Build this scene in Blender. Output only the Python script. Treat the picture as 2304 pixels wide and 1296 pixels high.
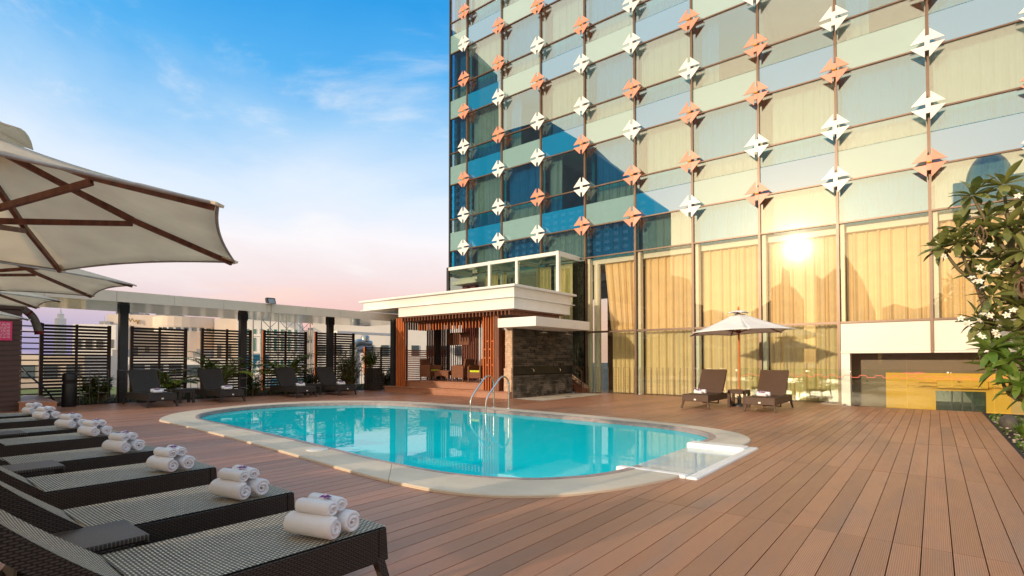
import bpy, math, random
from mathutils import Vector, Matrix
R = math.radians
random.seed(7)
for o in list(bpy.data.objects):
    bpy.data.objects.remove(o)
S = bpy.context.scene
COL = S.collection

# ------------------------------------------------------------------ camera
cam_d = bpy.data.cameras.new('camera')
cam = bpy.data.objects.new('camera', cam_d)
COL.objects.link(cam)
cam.location = (0, 0, 1.3)
cam.rotation_euler = (R(90) + 0.0226, 0, 0.6731)
cam_d.sensor_width = 36
cam_d.lens = 18.614
cam_d.shift_y = 0.0586
cam_d.clip_start = 0.05
cam_d.clip_end = 6000
S.camera = cam
S.render.engine = 'CYCLES'
S.cycles.use_denoising = True
S.cycles.max_bounces = 9
S.cycles.transparent_max_bounces = 14
S.cycles.sample_clamp_indirect = 4.0
S.view_settings.view_transform = 'Standard'
S.view_settings.look = 'None'
S.view_settings.exposure = 2.0
S.view_settings.gamma = 1
S.view_settings.use_curve_mapping = False

# ------------------------------------------------------------------ sky + sun
SUN = Vector((-0.20, -1.119, 0.215)).normalized()


def lin(r, g, b):
    f = lambda c: (c / 255 / 12.92) if c / 255 <= 0.04045 else ((c / 255 + 0.055) / 1.055) ** 2.4
    return (f(r), f(g), f(b), 1)


class NT:
    """small helper for node trees"""
    def __init__(s, tree):
        s.t = tree
        s.n = tree.nodes
        s.l = tree.links

    def node(s, typ, **kw):
        n = s.n.new(typ)
        for k, v in kw.items():
            setattr(n, k, v)
        return n

    def put(s, sock, v):
        if isinstance(v, bpy.types.NodeSocket):
            s.l.new(v, sock)
        elif v is not None:
            sock.default_value = v

    def math(s, op, a, b=None, c=None, clamp=False):
        n = s.node('ShaderNodeMath', operation=op, use_clamp=clamp)
        s.put(n.inputs[0], a)
        s.put(n.inputs[1], b)
        s.put(n.inputs[2], c)
        return n.outputs[0]

    def mix(s, f, a, b, blend='MIX'):
        n = s.node('ShaderNodeMix', data_type='RGBA', blend_type=blend)
        s.put(n.inputs[0], f)
        s.put(n.inputs[6], a)
        s.put(n.inputs[7], b)
        return n.outputs[2]

    def ramp(s, f, stops, interp='LINEAR'):
        n = s.node('ShaderNodeValToRGB')
        e = n.color_ramp.elements
        n.color_ramp.interpolation = interp
        while len(e) < len(stops):
            e.new(0.5)
        for i, (p, c) in enumerate(stops):
            e[i].position = p
            e[i].color = c if len(c) == 4 else (*c, 1)
        s.put(n.inputs[0], f)
        return n.outputs[0]

    def smooth(s, v, a, b):
        n = s.node('ShaderNodeMapRange', interpolation_type='SMOOTHSTEP')
        s.put(n.inputs[0], v)
        n.inputs[1].default_value = a
        n.inputs[2].default_value = b
        n.inputs[3].default_value = 0
        n.inputs[4].default_value = 1
        return n.outputs[0]

    def noise(s, vec, scale, detail=4, rough=0.5, dist=0.0):
        n = s.node('ShaderNodeTexNoise')
        s.put(n.inputs['Vector'], vec)
        n.inputs['Scale'].default_value = scale
        n.inputs['Detail'].default_value = detail
        n.inputs['Roughness'].default_value = rough
        n.inputs['Distortion'].default_value = dist
        return n.outputs['Fac']

    def mapping(s, vec, scale=(1, 1, 1), loc=(0, 0, 0), rot=(0, 0, 0)):
        n = s.node('ShaderNodeMapping')
        s.put(n.inputs[0], vec)
        n.inputs['Location'].default_value = loc
        n.inputs['Rotation'].default_value = rot
        n.inputs['Scale'].default_value = scale
        return n.outputs[0]


W = bpy.data.worlds.new('World')
S.world = W
W.use_nodes = True
w = NT(W.node_tree)
w.n.clear()
tc = w.node('ShaderNodeTexCoord').outputs['Generated']
sep = w.node('ShaderNodeSeparateXYZ')
w.put(sep.inputs[0], tc)
dx, dy, dz = sep.outputs
hl = w.math('MAXIMUM', w.math('SQRT', w.math('ADD', w.math('MULTIPLY', dx, dx), w.math('MULTIPLY', dy, dy))), 0.001)
az = w.math('DIVIDE', dy, hl)                       # -1 sunward .. +1 away
wob = w.math('MULTIPLY', w.math('SUBTRACT', w.noise(w.mapping(tc, (1.5, 1.5, 3)), 1.6, 5, 0.55, 0.6), 0.5), 0.16)
elev = w.math('ADD', dz, wob)
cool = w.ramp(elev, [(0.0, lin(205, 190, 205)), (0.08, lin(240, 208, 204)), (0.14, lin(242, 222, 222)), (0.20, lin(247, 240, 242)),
                     (0.29, lin(220, 233, 248)), (0.37, lin(160, 206, 244)), (0.46, lin(80, 175, 238)), (0.56, lin(22, 152, 228)), (0.75, lin(70, 172, 238)), (0.95, lin(150, 205, 245))])  # stops above the view brightened to lift the foreground light
# low band: lavender on the far left, pink towards the hotel
low = w.ramp(az, [(0.08, lin(118, 124, 190)), (0.30, lin(190, 175, 210)), (0.48, lin(250, 178, 172)), (0.75, lin(250, 196, 176))])
lowf = w.math('SUBTRACT', 1.0, w.smooth(w.math('ADD', dz, w.math('MULTIPLY', wob, 0.35)), 0.02, 0.15))
cool = w.mix(w.math('MULTIPLY', lowf, 0.85), cool, low)
# cloud wisps
cv = w.mapping(tc, (1.0, 1.0, 3.2), (0.3, 0.1, 0.0), (0.35, 0.2, 0.5))
cl = w.noise(cv, 2.3, 8, 0.62, 0.4)
clf = w.math('MULTIPLY', w.smooth(cl, 0.52, 0.78), w.math('MULTIPLY', w.smooth(dz, 0.04, 0.16), w.math('SUBTRACT', 1.0, w.smooth(dz, 0.38, 0.75))))
cool = w.mix(w.math('MULTIPLY', clf, 0.85), cool, lin(255, 250, 244))
pf = w.math('MULTIPLY', w.smooth(w.noise(w.mapping(tc, (1.2, 1.2, 9)), 3.0, 6, 0.6, 0.3), 0.52, 0.7), w.math('SUBTRACT', 1.0, w.smooth(dz, 0.1, 0.22)))
cool = w.mix(w.math('MULTIPLY', pf, 0.5), cool, lin(255, 214, 190))
# the sunset side
warm = w.ramp(elev, [(0.0, (0.85, 0.50, 0.25)), (0.12, (1.18, 0.80, 0.43)), (0.25, (1.14, 0.82, 0.48)), (0.45, (1.06, 0.82, 0.54)), (0.75, (0.92, 0.98, 1.02)), (1.0, (0.75, 0.92, 1.05))])  # upper stops likewise whitened out of view for more foreground fill
warm = w.mix(w.math('MULTIPLY', w.smooth(cl, 0.5, 0.75), 0.25), warm, (1.25, 1.08, 0.86, 1))
wf = w.math('SUBTRACT', 1.0, w.smooth(az, -0.55, 0.12))
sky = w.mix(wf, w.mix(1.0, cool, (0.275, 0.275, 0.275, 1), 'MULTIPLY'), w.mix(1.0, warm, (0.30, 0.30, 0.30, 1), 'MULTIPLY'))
ns = w.node('ShaderNodeTexSky', sky_type='NISHITA')
ns.sun_disc = False
ns.sun_elevation = math.asin(SUN.z)
ns.sun_rotation = math.atan2(SUN.x, SUN.y)
ns.dust_density = 2.0
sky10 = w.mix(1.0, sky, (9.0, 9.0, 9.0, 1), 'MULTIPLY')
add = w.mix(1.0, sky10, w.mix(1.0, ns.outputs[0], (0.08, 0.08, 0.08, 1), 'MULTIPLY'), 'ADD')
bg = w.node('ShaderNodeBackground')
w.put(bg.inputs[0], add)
bg.inputs[1].default_value = 0.1
out = w.node('ShaderNodeOutputWorld')
w.l.new(bg.outputs[0], out.inputs[0])

sd = bpy.data.lights.new('sun', 'SUN')
sd.energy = 0.85
sd.angle = R(0.8)
sd.color = (1.0, 0.80, 0.58)
sun = bpy.data.objects.new('sun', sd)
COL.objects.link(sun)
sun.rotation_euler = (-SUN).to_track_quat('-Z', 'Y').to_euler()
sun.location = (-6, -30, 12)


# ------------------------------------------------------------------ materials
def new_mat(name):
    m = bpy.data.materials.new(name)
    m.use_nodes = True
    t = NT(m.node_tree)
    t.n.clear()
    o = t.node('ShaderNodeOutputMaterial')
    return m, t, o


def pbr(name, col, rough=0.6, metal=0.0, var=0.15, vscale=3.0, bump=0.0, bscale=40.0, coord='Object', spec=0.5, coat=0.0, transl=0.0, stretch=(1, 1, 1)):
    m, t, o = new_mat(name)
    c = t.node('ShaderNodeTexCoord').outputs[coord]
    c = t.mapping(c, stretch)
    p = t.node('ShaderNodeBsdfPrincipled')
    n = t.noise(c, vscale, 6, 0.6)
    col = (*col[:3], 1)
    dark = tuple(x * (1 - var * 1.3) for x in col[:3]) + (1,)
    lite = tuple(min(1, x * (1 + var)) for x in col[:3]) + (1,)
    cc = t.ramp(n, [(0.3, dark), (0.7, lite)])
    t.put(p.inputs['Base Color'], cc)
    p.inputs['Roughness'].default_value = rough
    t.put(p.inputs['Roughness'], t.math('ADD', rough - 0.06, t.math('MULTIPLY', n, 0.12)))
    p.inputs['Metallic'].default_value = metal
    p.inputs['Specular IOR Level'].default_value = spec
    p.inputs['Coat Weight'].default_value = coat
    if bump:
        b = t.node('ShaderNodeBump')
        b.inputs['Strength'].default_value = bump
        b.inputs['Distance'].default_value = 0.01
        t.put(b.inputs['Height'], t.noise(c, bscale, 5, 0.6))
        t.l.new(b.outputs[0], p.inputs['Normal'])
    sh = p.outputs[0]
    if transl:
        tr = t.node('ShaderNodeBsdfTranslucent')
        t.put(tr.inputs[0], cc)
        mx = t.node('ShaderNodeMixShader')
        mx.inputs[0].default_value = transl
        t.l.new(sh, mx.inputs[1])
        t.l.new(tr.outputs[0], mx.inputs[2])
        sh = mx.outputs[0]
    t.l.new(sh, o.inputs[0])
    return m


def glassy(name, tint, refl=0.25, fres=0.7, wavy=0.0, gcol=(1, 1, 1), rough=0.0, opaque=None, haze=0.012):
    """coated architectural glass: tinted see-through (or painted backing) under a mirror film"""
    m, t, o = new_mat(name)
    if opaque:
        base = t.node('ShaderNodeBsdfDiffuse')
        c = t.node('ShaderNodeTexCoord').outputs['Object']
        n = t.noise(c, 1.2, 4)
        k = tuple(x * 0.9 for x in tint[:3]) + (1,)
        t.put(base.inputs[0], t.mix(n, k, (*tint[:3], 1)))
    else:
        base = t.node('ShaderNodeBsdfTransparent')
        base.inputs[0].default_value = (*tint[:3], 1)
    g = t.node('ShaderNodeBsdfGlossy')
    g.inputs[0].default_value = (*gcol, 1)
    g.inputs['Roughness'].default_value = rough
    gh = t.node('ShaderNodeBsdfGlossy')
    gh.inputs[0].default_value = (*gcol, 1)
    gh.inputs['Roughness'].default_value = 0.10
    gm = t.node('ShaderNodeMixShader')
    gm.inputs[0].default_value = haze
    t.l.new(g.outputs[0], gm.inputs[1])
    t.l.new(gh.outputs[0], gm.inputs[2])
    if wavy:
        c = t.node('ShaderNodeTexCoord').outputs['Object']
        b = t.node('ShaderNodeBump')
        b.inputs['Strength'].default_value = wavy
        b.inputs['Distance'].default_value = 0.02
        t.put(b.inputs['Height'], t.noise(c, 0.7, 2))
        t.l.new(b.outputs[0], g.inputs['Normal'])
    lw = t.node('ShaderNodeLayerWeight')
    fac = t.math('ADD', refl, t.math('MULTIPLY', t.math('POWER', lw.outputs['Facing'], 5.0), fres), clamp=True)
    mx = t.node('ShaderNodeMixShader')
    t.put(mx.inputs[0], fac)
    t.l.new(base.outputs[0], mx.inputs[1])
    t.l.new(gm.outputs[0], mx.inputs[2])
    t.l.new(mx.outputs[0], o.inputs[0])
    return m


def weave(name, light, dark, pitch=0.014, rough=0.45, asp=1.0, bump=0.6, axis='xy', mort=0.16):
    """woven resin strands"""
    m, t, o = new_mat(name)
    c = t.node('ShaderNodeTexCoord').outputs['Object']
    if axis == 'side':     # pick the plane from the face normal: x+y along, z up
        sp = t.node('ShaderNodeSeparateXYZ')
        t.put(sp.inputs[0], c)
        cb = t.node('ShaderNodeCombineXYZ')
        t.put(cb.inputs[0], t.math('ADD', sp.outputs[0], sp.outputs[1]))
        t.put(cb.inputs[1], sp.outputs[2])
        c = cb.outputs[0]
    b = t.node('ShaderNodeTexBrick')
    b.offset = 0.5
    t.put(b.inputs['Vector'], t.mapping(c, (1 / pitch, 1 / pitch / asp, 1 / pitch)))
    b.inputs['Scale'].default_value = 1
    b.inputs['Mortar Size'].default_value = mort
    b.inputs['Mortar Smooth'].default_value = 0.5
    b.inputs['Brick Width'].default_value = 1.0
    b.inputs['Row Height'].default_value = 0.55
    b.inputs['Bias'].default_value = -0.2
    b.inputs['Color1'].default_value = (*light, 1)
    b.inputs['Color2'].default_value = (*[x * 0.72 for x in light], 1)
    b.inputs['Mortar'].default_value = (*dark, 1)
    p = t.node('ShaderNodeBsdfPrincipled')
    nz = t.noise(c, 6, 4)
    t.put(p.inputs['Base Color'], t.mix(t.math('MULTIPLY', nz, 0.45), b.outputs[0], (*[x * 0.5 for x in light], 1)))
    p.inputs['Roughness'].default_value = rough
    p.inputs['Specular IOR Level'].default_value = 0.3
    bm = t.node('ShaderNodeBump')
    bm.inputs['Strength'].default_value = bump
    bm.inputs['Distance'].default_value = 0.004
    t.put(bm.inputs['Height'], t.math('SUBTRACT', 1.0, b.outputs['Fac']))
    t.l.new(bm.outputs[0], p.inputs['Normal'])
    t.l.new(p.outputs[0], o.inputs[0])
    return m


def deck_material(name='deck_composite', base=(0.50, 0.208, 0.108), along='Y'):
    m, t, o = new_mat(name)
    pos = t.node('ShaderNodeNewGeometry').outputs['Position']
    sp = t.node('ShaderNodeSeparateXYZ')
    t.put(sp.inputs[0], pos)
    X, Y, Z = sp.outputs
    A, B = (X, Y) if along == 'Y' else (Z, X)
    i = t.math('FLOOR', t.math('DIVIDE', t.math('SUBTRACT', 0.902, A), 0.165))
    j = t.math('FLOOR', t.math('DIVIDE', t.math('ADD', B, 1.07), 2.87))
    cb = t.node('ShaderNodeCombineXYZ')
    t.put(cb.inputs[0], i)
    t.put(cb.inputs[1], j)
    wn = t.node('ShaderNodeTexWhiteNoise', noise_dimensions='2D')
    t.put(wn.inputs['Vector'], cb.outputs[0])
    rnd = wn.outputs['Value']
    b = Vector(base)
    col = t.ramp(rnd, [(0.0, (*(b * 0.78), 1)), (0.35, (*(b * 0.92), 1)), (0.7, (*(b * 1.12), 1)), (1.0, (b.x * 1.02, b.y * 1.12, b.z * 1.22, 1))])
    # grey weathering and scuffs, stretched along the boards
    st = t.mapping(pos, (2.2, 0.5, 2.2) if along == 'Y' else (0.5, 2.2, 2.2))
    n1 = t.noise(st, 1.3, 7, 0.65, 0.5)
    col = t.mix(t.math('MULTIPLY', t.smooth(n1, 0.45, 0.75), 0.55), col, (0.33, 0.225, 0.17, 1))
    n2 = t.noise(t.mapping(pos, (9, 1.2, 9) if along == 'Y' else (1.2, 9, 9)), 2.0, 6, 0.7)
    col = t.mix(t.math('MULTIPLY', t.smooth(n2, 0.5, 0.8), 0.35), col, (*(b * 0.55), 1))
    n3 = t.noise(pos, 55, 3, 0.7)
    col = t.mix(t.math('MULTIPLY', n3, 0.22), col, (*(b * 0.5), 1))
    # stains with a shape of their own
    n4 = t.noise(t.mapping(pos, (1, 1, 1), (3.1, 7.7, 0)), 0.8, 8, 0.7, 1.2)
    col = t.mix(t.math('MULTIPLY', t.smooth(n4, 0.57, 0.70), 0.42), col, (*(b * 0.45), 1))
    p = t.node('ShaderNodeBsdfPrincipled')
    # grooves: fine ridges along the board
    g = t.math('SINE', t.math('MULTIPLY', A, 2 * math.pi / 0.0118))
    gd = t.smooth(g, -1.0, -0.1)
    cg = t.mix(t.math('MULTIPLY', t.math('SUBTRACT', 1.0, gd), 0.6), col, (*(b * 0.32), 1))
    t.put(p.inputs['Base Color'], cg)
    t.put(p.inputs['Roughness'], t.math('ADD', 0.24, t.math('MULTIPLY', n1, 0.34)))
    p.inputs['Specular IOR Level'].default_value = 0.6
    bm = t.node('ShaderNodeBump')
    bm.inputs['Strength'].default_value = 0.5
    bm.inputs['Distance'].default_value = 0.003
    t.put(bm.inputs['Height'], t.math('ADD', gd, t.math('MULTIPLY', n3, 0.5)))
    t.l.new(bm.outputs[0], p.inputs['Normal'])
    t.l.new(p.outputs[0], o.inputs[0])
    return m


def wood(name, col, rough=0.45, stretch=(30, 30, 2), spec=0.4):
    return pbr(name, col, rough, 0, 0.35, 1.0, 0.15, 6, 'Object', spec, stretch=stretch)


M = {}
M['deck'] = deck_material()
M['step'] = deck_material('step_composite', (0.46, 0.20, 0.11), 'Z')
M['dark_backing'] = pbr('dark_void_backing', (0.02, 0.014, 0.01), 0.9)  # near-black stands in for shade in the void below the boards
M['coping'] = pbr('washed_concrete', (0.66, 0.54, 0.40), 0.75, 0, 0.14, 2.2, 0.5, 90, 'Generated')
M['band'] = weave('rim_tile', (0.42, 0.31, 0.30), (0.25, 0.22, 0.22), 0.1, 0.3, 1.0, 0.3, 'side', 0.05)
M['white'] = pbr('white_paint', (0.80, 0.77, 0.72), 0.5, 0, 0.05, 1.2, 0.08, 30)
M['white_gloss'] = pbr('white_fibreglass', (0.86, 0.85, 0.83), 0.25, 0, 0.05, 2.5)
M['cream'] = pbr('cream_panel', (0.70, 0.64, 0.54), 0.4, 0, 0.05, 1.5)
M['offwhite'] = pbr('offwhite_panel', (0.72, 0.67, 0.58), 0.35, 0, 0.04, 1.0)
M['soffit'] = pbr('mirror_soffit', (0.55, 0.48, 0.38), 0.12, 0.85, 0.25, 2.0)
M['steel'] = pbr('brushed_steel', (0.62, 0.58, 0.52), 0.22, 1.0, 0.1, 4)
M['dark_metal'] = pbr('dark_steel', (0.035, 0.036, 0.04), 0.42, 0.2, 0.2, 2, 0.1, 30)
M['bronze'] = pbr('bronze_frame', (0.13, 0.075, 0.045), 0.35, 0.3, 0.15, 2)
M['fin'] = pbr('white_fin', (0.75, 0.74, 0.68), 0.4, 0, 0.04)
M['canvas'] = pbr('umbrella_canvas', (0.95, 0.85, 0.70), 0.9, 0, 0.07, 3.0, 0.35, 14, transl=0.6, spec=0.1)
M['canvas_white'] = pbr('white_canvas', (0.94, 0.91, 0.87), 0.9, 0, 0.05, 3.0, 0.25, 14, transl=0.2, spec=0.1)
M['rib'] = wood('rib_wood', (0.19, 0.065, 0.038))
M['pole'] = wood('orange_pole_wood', (0.62, 0.17, 0.035))
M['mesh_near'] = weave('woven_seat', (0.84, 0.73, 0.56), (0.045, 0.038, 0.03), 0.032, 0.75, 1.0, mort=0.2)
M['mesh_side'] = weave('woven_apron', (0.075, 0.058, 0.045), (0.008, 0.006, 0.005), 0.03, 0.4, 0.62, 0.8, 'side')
M['mesh_table'] = weave('woven_table', (0.15, 0.12, 0.09), (0.02, 0.016, 0.013), 0.022, 0.45, 0.7)
M['wicker_brown'] = weave('brown_wicker', (0.24, 0.14, 0.09), (0.035, 0.02, 0.013), 0.03, 0.45, 0.7, 0.8, 'side')
M['wicker_char'] = weave('charcoal_wicker', (0.085, 0.072, 0.064), (0.02, 0.017, 0.015), 0.03, 0.45, 0.7, 0.8, 'side')
M['chair_wicker'] = weave('chair_wicker', (0.44, 0.18, 0.095), (0.06, 0.024, 0.013), 0.045, 0.5, 0.7, 0.8, 'side')
M['towel'] = pbr('towel_terry', (0.94, 0.91, 0.92), 0.95, 0, 0.03, 9, 0.9, 260)
M['petal'] = pbr('orchid_petal', (0.22, 0.02, 0.22), 0.6, 0, 0.3, 12)
M['petal_white'] = pbr('orchid_lip', (0.75, 0.6, 0.75), 0.6)
M['slat_dark'] = wood('slat_dark_wood', (0.055, 0.027, 0.018), 0.5, (1, 2, 30))
M['slat_red'] = wood('slat_red_wood', (0.52, 0.14, 0.04), 0.45, (20, 20, 1))
M['slat_brown'] = wood('slat_brown_wood', (0.20, 0.075, 0.04), 0.5, (20, 20, 1))
M['shed'] = wood('shed_board', (0.085, 0.048, 0.036), 0.55, (20, 1, 20))
M['stone_end'] = pbr('pale_stone', (0.56, 0.38, 0.26), 0.8, 0, 0.25, 9, 0.5, 40)
M['stone'] = pbr('dark_slate', (0.038, 0.035, 0.032), 0.6, 0, 0.45, 7, 0.8, 30)


def slate_material():
    m, t, o = new_mat('slate_strip')
    pos = t.node('ShaderNodeNewGeometry').outputs['Position']
    sp_ = t.node('ShaderNodeSeparateXYZ')
    t.put(sp_.inputs[0], pos)
    cb = t.node('ShaderNodeCombineXYZ')
    zi = t.math('FLOOR', t.math('DIVIDE', t.math('ADD', sp_.outputs[2], 0.0005), 0.07))
    t.put(cb.inputs[0], zi)
    t.put(cb.inputs[1], t.math('FLOOR', t.math('ADD', t.math('DIVIDE', sp_.outputs[1], 0.33), t.math('MULTIPLY', zi, 0.37))))
    wn = t.node('ShaderNodeTexWhiteNoise', noise_dimensions='2D')
    t.put(wn.inputs['Vector'], cb.outputs[0])
    n = t.noise(t.mapping(pos, (3, 3, 14)), 4, 6, 0.7)
    c = t.ramp(t.math('ADD', t.math('MULTIPLY', wn.outputs['Value'], 0.7), t.math('MULTIPLY', n, 0.4)), [(0.1, (0.018, 0.016, 0.014, 1)), (0.5, (0.052, 0.045, 0.038, 1)), (0.85, (0.12, 0.10, 0.08, 1))])
    # lime bloom low on the wall
    st = t.math('MULTIPLY', t.smooth(t.noise(pos, 2.2, 6, 0.65), 0.45, 0.62), t.math('SUBTRACT', 1.0, t.smooth(sp_.outputs[2], 0.25, 0.75)))
    c = t.mix(t.math('MULTIPLY', st, 0.6), c, (0.32, 0.28, 0.24, 1))
    p = t.node('ShaderNodeBsdfPrincipled')
    t.put(p.inputs['Base Color'], c)
    p.inputs['Roughness'].default_value = 0.6
    b = t.node('ShaderNodeBump')
    b.inputs['Strength'].default_value = 0.8
    b.inputs['Distance'].default_value = 0.01
    t.put(b.inputs['Height'], n)
    t.l.new(b.outputs[0], p.inputs['Normal'])
    t.l.new(p.outputs[0], o.inputs[0])
    return m


M['slate'] = slate_material()
M['tile_black'] = pbr('black_granite', (0.010, 0.010, 0.011), 0.32, 0, 0.3, 30, spec=0.3)
M['concrete'] = pbr('pale_concrete', (0.52, 0.44, 0.34), 0.8, 0, 0.2, 2.5, 0.3, 50)
M['lime'] = pbr('lime_cushion', (0.55, 0.62, 0.03), 0.8, 0, 0.08, 8)
M['black_plastic'] = pbr('black_plastic', (0.012, 0.012, 0.013), 0.45)
M['pink'] = pbr('pink_sign', (0.72, 0.03, 0.15), 0.4, 0, 0.05)
M['sign_ink'] = pbr('sign_ink', (0.85, 0.6, 0.65), 0.5)
M['duct'] = pbr('grey_fabric', (0.42, 0.40, 0.37), 0.8, 0, 0.2, 12, 0.5, 30)
M['red_band'] = pbr('red_band', (0.45, 0.05, 0.06), 0.7)
M['soil'] = pbr('dark_soil', (0.045, 0.025, 0.016), 0.95, 0, 0.4, 9, 1.0, 40)
M['pebble'] = pbr('pebbles', (0.45, 0.36, 0.28), 0.7, 0, 0.5, 9)
M['rock'] = pbr('grey_rock', (0.10, 0.085, 0.07), 0.7, 0, 0.3, 6, 0.6, 25)
M['bark'] = pbr('frangipani_bark', (0.20, 0.115, 0.07), 0.85, 0, 0.4, 8, 0.9, 22)
M['twig'] = pbr('green_twig', (0.16, 0.13, 0.06), 0.7, 0, 0.3, 9)
M['flower'] = pbr('white_flower', (0.88, 0.84, 0.72), 0.6, 0, 0.04)
M['flower_eye'] = pbr('yellow_eye', (0.85, 0.55, 0.08), 0.6)
M['clip_white'] = pbr('white_clip', (0.84, 0.80, 0.76), 0.4, 0, 0.03)
M['clip_orange'] = pbr('orange_clip', (0.78, 0.29, 0.18), 0.4, 0, 0.05)
M['knob'] = pbr('brass_knob', (0.80, 0.45, 0.06), 0.35, 0.2)
M['yellow'] = pbr('yellow_wall', (0.92, 0.46, 0.05), 0.6, 0, 0.06, 1.5)
M['brown_wall'] = pbr('brown_wall', (0.22, 0.125, 0.075), 0.5, 0, 0.1, 1.0)
M['interior'] = pbr('dim_interior', (0.26, 0.25, 0.23), 0.8, 0, 0.25, 1.0)
M['peach'] = pbr('peach_wall', (0.70, 0.40, 0.17), 0.6, 0, 0.08)
M['dark_glass'] = glassy('dark_window', (0.10, 0.12, 0.11), 0.35, 0.8, opaque=True)
M['blue_glass'] = glassy('blue_glass', (0.03, 0.80, 1.0), 0.34, 0.75, 0.006, (1, 0.97, 0.93))
M['green_glass'] = glassy('green_glass', (0.82, 0.96, 0.93), 0.30, 0.75, 0.006, (1, 0.98, 0.94))
M['clear_glass'] = glassy('clear_glass', (0.95, 0.94, 0.88), 0.07, 0.7, 0.008, haze=0.013)
M['low_glass'] = glassy('low_glass', (0.90, 0.93, 0.87), 0.08, 0.7, 0.008, haze=0.015)
M['box_glass'] = glassy('box_glass', (0.74, 0.80, 0.70), 0.13, 0.8, 0.005)
M['rail_glass'] = glassy('rail_glass', (0.93, 0.96, 0.93), 0.015, 0.6)
M['spandrel_blue'] = glassy('spandrel_blue', (0.0, 0.25, 0.52), 0.36, 0.75, 0.006, (1, 0.97, 0.93), opaque=True)
M['spandrel_green'] = glassy('spandrel_green', (0.29, 0.48, 0.47), 0.28, 0.75, 0.006, (1, 0.98, 0.94), opaque=True)
M['curtain'] = pbr('gold_curtain', (0.93, 0.73, 0.46), 0.85, 0, 0.06, 2.0, 0.1, 60, transl=0.08)
M['curtain_grey'] = pbr('room_curtain', (0.52, 0.56, 0.58), 0.85, 0, 0.06, 2.0, transl=0.15)
M['city_beige'] = pbr('city_beige', (0.74, 0.61, 0.49), 0.8, 0, 0.12, 0.15)
M['city_white'] = pbr('city_white', (0.88, 0.82, 0.74), 0.8, 0, 0.08, 0.2)
M['city_dark'] = pbr('city_dark', (0.16, 0.15, 0.14), 0.7, 0, 0.2, 0.1)
M['city_grey'] = pbr('city_grey', (0.30, 0.28, 0.27), 0.8, 0, 0.15, 0.1)
M['city_tan_hazed'] = pbr('city_tan_hazed', (0.55, 0.44, 0.34), 0.8, 0, 0.15, 0.1)  # tan paled to stand in for haze over the distant skyline
M['leaf_reflection_glass'] = pbr('painted_leaf_reflections', (0.03, 0.032, 0.022), 0.15, 0, 0.9, 9)  # mottled colour stands in for leaves reflected in the dark glass
M['city_window'] = glassy('city_window', (0.10, 0.13, 0.14), 0.10, 0.8, opaque=True)
M['teal_window'] = glassy('teal_window', (0.02, 0.20, 0.16), 0.10, 0.8, opaque=True)
M['sign_blue'] = pbr('sign_blue', (0.005, 0.22, 0.38), 0.4)
M['sign_white'] = pbr('sign_white', (0.85, 0.85, 0.85), 0.4)
M['gold'] = pbr('gold_letters', (0.55, 0.30, 0.05), 0.4)
M['galv'] = pbr('galvanised', (0.36, 0.40, 0.42), 0.35, 0.6, 0.15, 3)
M['truss'] = pbr('truss_paint', (0.45, 0.42, 0.36), 0.5, 0.2)
M['grass'] = pbr('city_lawn', (0.16, 0.18, 0.03), 0.9, 0, 0.35, 0.4)
M['asphalt'] = pbr('city_ground', (0.10, 0.095, 0.085), 0.9, 0, 0.35, 0.05)
M['red_paint'] = pbr('red_paint', (0.45, 0.09, 0.05), 0.5)
M['tag'] = pbr('white_tag', (0.85, 0.8, 0.72), 0.4)
M['red_line'] = pbr('red_line', (0.80, 0.16, 0.10), 0.5)


def leaf_mat(name, a, b, transl=0.25, rough=0.4):
    m, t, o = new_mat(name)
    oi = t.node('ShaderNodeObjectInfo').outputs['Random']
    c = t.node('ShaderNodeTexCoord').outputs['Object']
    n = t.noise(c, 2.6, 3)
    f = t.math('FRACT', t.math('ADD', oi, t.math('MULTIPLY', n, 1.3)))
    col = t.mix(f, (*a, 1), (*b, 1))
    p = t.node('ShaderNodeBsdfPrincipled')
    t.put(p.inputs['Base Color'], col)
    p.inputs['Roughness'].default_value = rough
    tr = t.node('ShaderNodeBsdfTranslucent')
    t.put(tr.inputs[0], t.mix(0.4, col, (0.3, 0.3, 0.02, 1)))
    mx = t.node('ShaderNodeMixShader')
    mx.inputs[0].default_value = transl
    t.l.new(p.outputs[0], mx.inputs[1])
    t.l.new(tr.outputs[0], mx.inputs[2])
    t.l.new(mx.outputs[0], o.inputs[0])
    return m


M['leaf_frangi'] = leaf_mat('frangipani_leaf', (0.07, 0.11, 0.03), (0.27, 0.27, 0.08), 0.18)
M['leaf_fresh'] = leaf_mat('fresh_leaf', (0.10, 0.20, 0.03), (0.20, 0.28, 0.05), 0.3)
M['leaf_palm'] = leaf_mat('palm_leaf', (0.13, 0.24, 0.03), (0.36, 0.42, 0.06), 0.3)
M['leaf_shrub'] = leaf_mat('shrub_leaf', (0.06, 0.12, 0.02), (0.20, 0.26, 0.05), 0.25)
M['leaf_yellow'] = leaf_mat('variegated_leaf', (0.30, 0.26, 0.04), (0.12, 0.16, 0.03), 0.3)


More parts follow.
